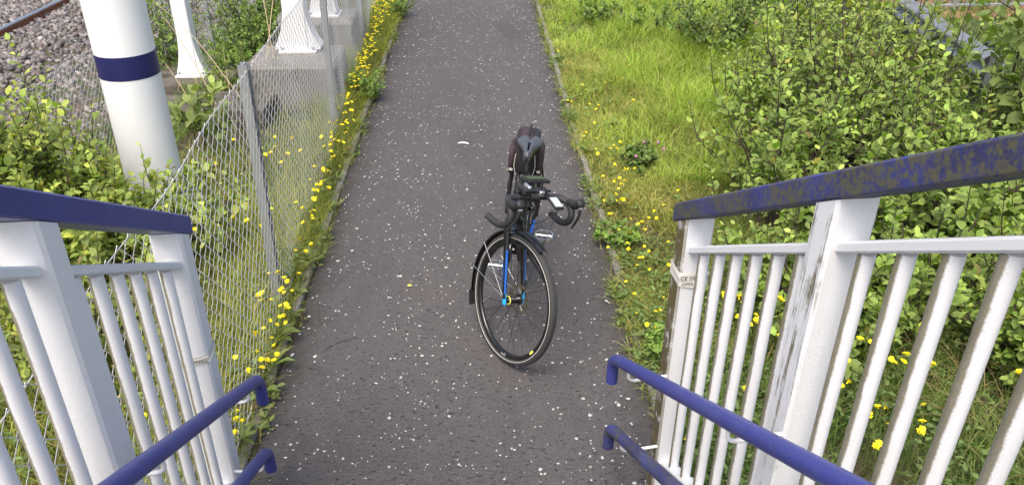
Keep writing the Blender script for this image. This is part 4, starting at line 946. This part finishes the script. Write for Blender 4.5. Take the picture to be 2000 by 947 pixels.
for k_, (x_, y_, h_, sp_, lb_) in enumerate(((-1.12, 7.55, .26, .22, 'leafy green weed clump with yellow flowers spilling onto the path'), (-1.12, 10.9, .25, .25, 'leafy weed clump leaning over the far left path edge'), (.90, 4.55, .12, .14, 'low leafy weed creeping onto the path beside the handlebar'), (.95, 3.35, .13, .15, 'low leafy weed at the right kerb near the end post'))):
    shrub('leafy_weed', lb_, 'weed', (x_, y_, 0), h_, sp_, 16, 5, 8, .042, [(.08, .16, .03), (.11, .2, .04)], None, 60+k_, t0=.05, bark='twig_green')
ground_cover('small_weeds', 'small weeds in the strip between fence and path', (-1.45, PL-.01), (2.1, 12.5), 4200, .036, [(.10, .17, .035), (.14, .20, .045), (.16, .14, .05)], .07, 2, edl)
ground_cover('small_weeds', 'leafy weeds behind the left railing', (-2.6, -1.1), (1.2, 5.5), 9000, .045, [(.07, .13, .03), (.10, .17, .04), (.13, .19, .045)], .16, 3)
ground_cover('small_weeds', 'leafy weeds at the foot of the right railing', (1.0, 3.2), (1.6, 4.0), 9000, .045, [(.06, .11, .028), (.08, .15, .035), (.10, .17, .04)], .14, 4)
ground_cover('small_weeds', 'scattered broad weeds in the meadow', (.95, 2.6), (5, 12), 3000, .05, [(.08, .15, .03), (.12, .2, .04)], .12, 5)

# ---- rosettes of broad leaves, each leaf a part
leaf_meshes = []
for k in range(5):
    LL = 1.0; pts = np.array([[0., 0, 0]]); v, f, c = leaves(pts, np.array([[1., 0, .35]]), np.array([[-.3, 0, 1.]]), np.array([1.]), np.array([.34]), np.array([[(.11, .18, .035), (.15, .22, .05), (.08, .14, .03), (.17, .20, .06), (.22, .09, .05)][k]]))
    o = np_mesh('leaf', v, f, 'leaf', c, None, True); leaf_meshes.append(o.data); bpy.data.objects.remove(o)
spots = [(-1.11, 2.75), (-1.12, 3.05), (-1.10, 3.3), (-1.13, 3.55), (-1.09, 3.75), (-1.13, 4.0), (-1.10, 4.35), (-1.12, 4.75), (-1.10, 5.1), (-1.12, 5.6), (-1.13, 6.1), (-1.11, 6.8), (-1.13, 7.6), (-1.1, 8.4),
         (.90, 3.1), (.92, 3.5), (.88, 4.6), (.95, 5.1), (1.1, 4.3), (.90, 6.1), (.88, 7.4), (.90, 8.8), (1.2, 6.7), (1.05, 3.3)]
wh = ['beside the left kerb', 'at the right path edge']
ordn = ['first', 'second', 'third', 'fourth', 'fifth', 'sixth', 'seventh', 'eighth', 'ninth', 'tenth', 'eleventh', 'twelfth', 'thirteenth', 'fourteenth']
cnt = [0, 0]
for (x, y) in spots:
    sd_i = 0 if x < 0 else 1
    rt = thing('broadleaf_weed', 'green rosette weed '+wh[sd_i]+', '+ordn[cnt[sd_i]]+' along from the stair', 'weed', (x, y, .0), rng.random()*6.28, 'rosette weeds '+wh[sd_i]); cnt[sd_i] += 1
    nl = rng.integers(6, 10); sz = rng.uniform(.075, .125)
    for i in range(nl):
        o = link(bpy.data.objects.new('leaf', leaf_meshes[4 if rng.random() < .1 else rng.integers(0, 4)]), rt)
        s_ = sz*rng.uniform(.6, 1.15); o.scale = (s_, s_*rng.uniform(.75, 1.1), s_); o.rotation_euler = (rng.normal(0, .15), rng.uniform(-.35, .25), i*2.4+rng.normal(0, .25)); o.location = (0, 0, .012+.004*i)

# ---- yellow flowers: stem object with its bloom as part
stems_m, bloom_m = [], []
for k in range(8):
    h_ = [.16, .20, .24, .28, .32, .36, .13, .10][k]; b = MB(); q = rng.normal(0, .12, 2)
    pts = [(q[0]*h_*u*u+.01*math.sin(u*4+k), q[1]*h_*u*u, h_*u) for u in np.linspace(0, 1, 6)]
    b.tube(pts, [.0016, .0015, .0014, .0013, .0012, .0014], 4, caps=False); o = b.build('yellow_flower', 'twig_green'); stems_m.append((o.data, pts[-1])); bpy.data.objects.remove(o)
t = NT('flower_stem'); M['flower_stem'] = t.fin((.13, .17, .04), .6)
for me, _ in stems_m: me.materials.clear(); me.materials.append(M['flower_stem'])
for k in range(4):
    b = MB(); np_ = 11
    for lay, (rr, zz) in enumerate(((.0185, .0035), (.0125, .006))):
        for i in range(np_):
            a = 2*math.pi*(i+.5*lay)/np_+rng.normal(0, .06); r1 = rr*rng.uniform(.82, 1.1); up_ = zz+[.002, .0, .006, .012][k]*rng.uniform(.5, 1.2)
            ca_, sa_ = math.cos(a), math.sin(a); hw = .0038
            b.add([(0, 0, .0005), (r1*.6*ca_-hw*sa_, r1*.6*sa_+hw*ca_, up_*.8), (r1*ca_-hw*.7*sa_, r1*sa_+hw*.7*ca_, up_), (r1*ca_+hw*.7*sa_, r1*sa_-hw*.7*ca_, up_), (r1*.6*ca_+hw*sa_, r1*.6*sa_-hw*ca_, up_*.8)], [(0, 4, 3, 2, 1)])
    b.tube([(0, 0, -.006), (0, 0, 0.001)], [.003, .005], 6); o = b.build('bloom', 'petal'); bloom_m.append(o.data); bpy.data.objects.remove(o)
FAR = []
def flower(x, y, z, kind, label, group, big=1.0):
    if y > 7.0: FAR.append((x, y, z, kind, big)); return
    me, top = stems_m[kind]; o = link(bpy.data.objects.new('yellow_flower', me)); o.location = (x, y, z); o.rotation_euler = (rng.normal(0, .1), rng.normal(0, .1), rng.random()*6.28); tag(o, label, 'flower', group)
    c = link(bpy.data.objects.new('bloom', bloom_m[rng.integers(0, 4)]), o); c.location = top; s_ = big*rng.uniform(.7, 1.15); c.scale = (s_,)*3; c.rotation_euler = (rng.normal(0, .35), rng.normal(0, .35), rng.random()*6)
def clump(n, cx, cy, sx, sy, kinds, label, group, big=1.0, clip=None, z=-.01):
    k = 0
    while k < n:
        x, y = rng.normal(cx, sx), rng.normal(cy, sy)
        if PL-.005 < x < PR+.02: continue
        if clip and not clip(x, y): continue
        flower(x, y, z, int(rng.choice(kinds)), label, group, big); k += 1
PLC = [['near side of post', 'left of post', 'below the plinth', 'behind left railing'], ['near end post', 'nearest the handrail', 'beside front wheel', 'beside the handlebar', 'level with saddle', 'by the clover', 'past the clover', 'in long grass', 'far away'],
       ['first bay', 'behind second post', 'nearest bay', 'far right', 'near end post', 'above the handrail']]
inside = lambda x, y: x > fx(y)+.03 and x < PL-.02
beyond = lambda x, y: x < fx(y)-.06
G1 = 'yellow flowers in the strip between fence and path'
for ci, (cy, n, s) in enumerate(((2.7, 6, .09), (3.1, 11, .09), (3.45, 14, .08), (3.75, 12, .08), (4.1, 5, .12), (4.6, 11, .1), (5.1, 14, .12), (5.6, 14, .11), (6.1, 14, .1), (6.55, 20, .1), (7.2, 10, .3), (8.0, 16, .3), (8.9, 16, .35), (9.8, 18, .4), (10.8, 18, .5))):
    clump(n, (fx(cy)+PL)/2-.02, cy, .05, s, (0, 1, 2, 3, 4, 5), 'yellow flower in the '+ordn[min(ci, 13)]+' clump from the stair, between fence and path', G1, .8, inside)
G2 = 'yellow flowers on the far side of the fence'
for ci, (cx, cy, n, sx, sy) in enumerate(((-1.5, 3.2, 6, .2, .4), (-1.65, 4.5, 14, .2, .3), (-1.65, 5.6, 16, .2, .3), (-1.4, 2.4, 5, .15, .4))):
    clump(n, cx, cy, sx, sy, (2, 3, 4, 5), 'yellow flower in the rough grass seen through the chain link fence, '+PLC[0][ci], G2, 1.0, beyond)
G3 = 'yellow flowers on the right hand verge'
for ci, (cx, cy, n, sx, sy) in enumerate(((.93, 2.9, 9, .05, .15), (.94, 3.7, 12, .06, .2), (1.0, 4.35, 12, .08, .15), (1.1, 4.85, 20, .14, .16), (1.05, 5.4, 18, .12, .2), (1.05, 6.1, 14, .13, .25), (1.0, 7.0, 8, .12, .4), (1.6, 7.0, 5, .3, .8), (1.0, 9.5, 3, .1, .5))):
    clump(n, cx, cy, sx, sy, (0, 6, 7), 'small yellow flower in the short grass right of the path, '+PLC[1][ci], G3, .74)
G4 = 'yellow flowers behind the right hand balusters'
for ci, (cx, cy, n, sx, sy) in enumerate(((1.45, 3.3, 15, .14, .10), (1.72, 2.8, 20, .09, .16), (2.05, 2.8, 12, .12, .12), (2.45, 2.75, 5, .2, .12), (1.35, 2.6, 5, .1, .2), (1.72, 2.5, 14, .08, .12))):
    clump(n, cx, cy, sx, sy, (2, 3, 4, 5), 'yellow flower in the dark grass seen between the right balusters, '+PLC[2][ci], G4, 1.05)
for (cy, n) in ((7.5, 26), (8.2, 18), (9.2, 24), (10.2, 30), (11.4, 36)): clump(n, (fx(cy)+PL)/2-.02, cy, .07, .4, (1, 2, 3, 4, 5), '', '', 1.0, lambda x, y: inside(x, y) and y > 7.0)
V, F, MI = [], [], []
for (x, y, z, kind, big) in FAR:
    for mi_, (me, c0, sc_) in enumerate(((stems_m[kind][0], (0, 0, 0), 1), (bloom_m[rng.integers(0, 4)], stems_m[kind][1], big*rng.uniform(.7, 1.15)))):
        o_ = len(V); V += [(x+c0[0]+v.co.x*sc_, y+c0[1]+v.co.y*sc_, z+c0[2]+v.co.z*sc_) for v in me.vertices]
        for p in me.polygons: F.append(tuple(i+o_ for i in p.vertices)); MI.append(mi_)
me = bpy.data.meshes.new('far_flowers'); me.from_pydata(V, [], F); me.materials.append(M['flower_stem']); me.materials.append(M['petal']); me.polygons.foreach_set('material_index', MI)
tag(link(bpy.data.objects.new('far_flowers', me)), 'mass of small yellow flowers far along the path verges', 'flowers', kind='stuff')
# a few pink clover heads on the clump
for i in range(4):
    b = MB(); b.tube([(0, 0, 0), (0, 0, .16)], .0014, 4); hd = MB(); hd.tube([(0, 0, .155), (0, 0, .162), (0, 0, .176), (0, 0, .182)], [.004, .011, .010, .004], 8)
    if 'clover_pink' not in M: plain('clover_pink', (.45, .20, .36), .8, var=.3, scale=200)
    o = b.build('clover_flower', 'flower_stem'); o.location = (1.2+.1*i*rng.uniform(.7, 1.2), 5.6+rng.uniform(0, .35), .02); hd.build('bloom', 'clover_pink', o)
    tag(o, 'pink clover head above the dark clover clump, '+ordn[i]+' from the path', 'flower', 'pink clover heads')

# ---- dead stalks and litter
b = MB()
for (a, c, q) in (((-2.35, 6.9, .05), (-3.0, 7.6, .85), .1), ((-1.9, 6.3, .3), (-3.1, 7.7, .95), .12), ((-2.0, 7.6, .38), (-2.3, 8.6, 1.2), .05), ((-2.05, 7.5, .38), (-2.05, 8.7, 1.25), .05), ((-2.4, 6.6, .0), (-2.9, 7.2, .5), .05), ((-2.2, 6.7, .0), (-2.5, 7.7, .45), -.06)):
    a, c = Vector(a), Vector(c); b.tube(spline([a, (a+c)/2+Vector((0, 0, q)), c], 6), [.005-.0035*i/12 for i in range(13)], 5)
tag(b.build('dead_stalks', 'straw'), 'dry straw coloured stalks leaning over the dark plinth blocks', 'dead stalks', kind='stuff')
r = np.random.default_rng(77); n = 420; x = r.uniform(2.2, 3.6, n); y = r.uniform(2.2, 3.6, n)
v, f, c = blades(np.stack([x, y, np.zeros(n)], 1), r.uniform(.15, .4, n), r.normal(2.6, .8, n), r.uniform(.6, 1.5, n), r.uniform(.003, .006, n), palette(n, [(.36, .29, .15), (.28, .21, .11)]))
tag(np_mesh('dead_grass', v, f, 'grass', c), 'tangle of dead straw grass at the lower right', 'dead grass', kind='stuff')
b = MB(); n = 9
b.add([(.048*math.cos(u)*1.0, .0, 0.004+.006*math.sin(u)) for u in np.linspace(0, math.pi, n)]+[(.05*math.cos(u), .020*math.sin(u), .003+.012*math.sin(u)) for u in np.linspace(0, math.pi, n)], [(i, i+1, n+i+1, n+i) for i in range(n-1)], True)
o = b.build('feather', 'feather'); o.location = (-.155, 6.33, .004); o.rotation_euler = (0, 0, -.15); tag(o, 'small curled white feather lying on the path', 'feather')
v, f, c = leaves(np.array([[0., 0, 0]]), np.array([[1., .3, 0]]), np.array([[0, 0, 1.]]), np.array([.032]), np.array([.03]), np.array([[.5, .45, .1]])); o = np_mesh('fallen_leaf', v, f, 'yellow_leaf'); o.location = (-.465, 4.07, .008); tag(o, 'single yellow fallen leaf on the asphalt', 'leaf')
for i, (x, y, a, ln, lab) in enumerate(((-.86, 3.45, .55, .2, 'thin bent twig on the asphalt by the left kerb'), (-.93, 3.3, -.5, .12, 'short twig lying below the other by the left kerb'), (.70, 5.9, 1.0, .16, 'pale twig at the right path edge beside the bicycle'), (.68, 5.2, -.7, .12, 'small twig on the path near the right kerb'))):
    b = MB(); d = Vector((math.cos(a), math.sin(a), 0)); p = Vector((-d.y, d.x, 0))
    b.tube(spline([Vector((0, 0, .004)), d*ln*.5+p*ln*.09+Vector((0, 0, .008)), d*ln+Vector((0, 0, .005))], 5), [.0022-.0001*k for k in range(11)], 5)
    o = b.build('twig', 'bark' if i < 2 else 'straw'); o.location = (x, y, 0); tag(o, lab, 'twig')
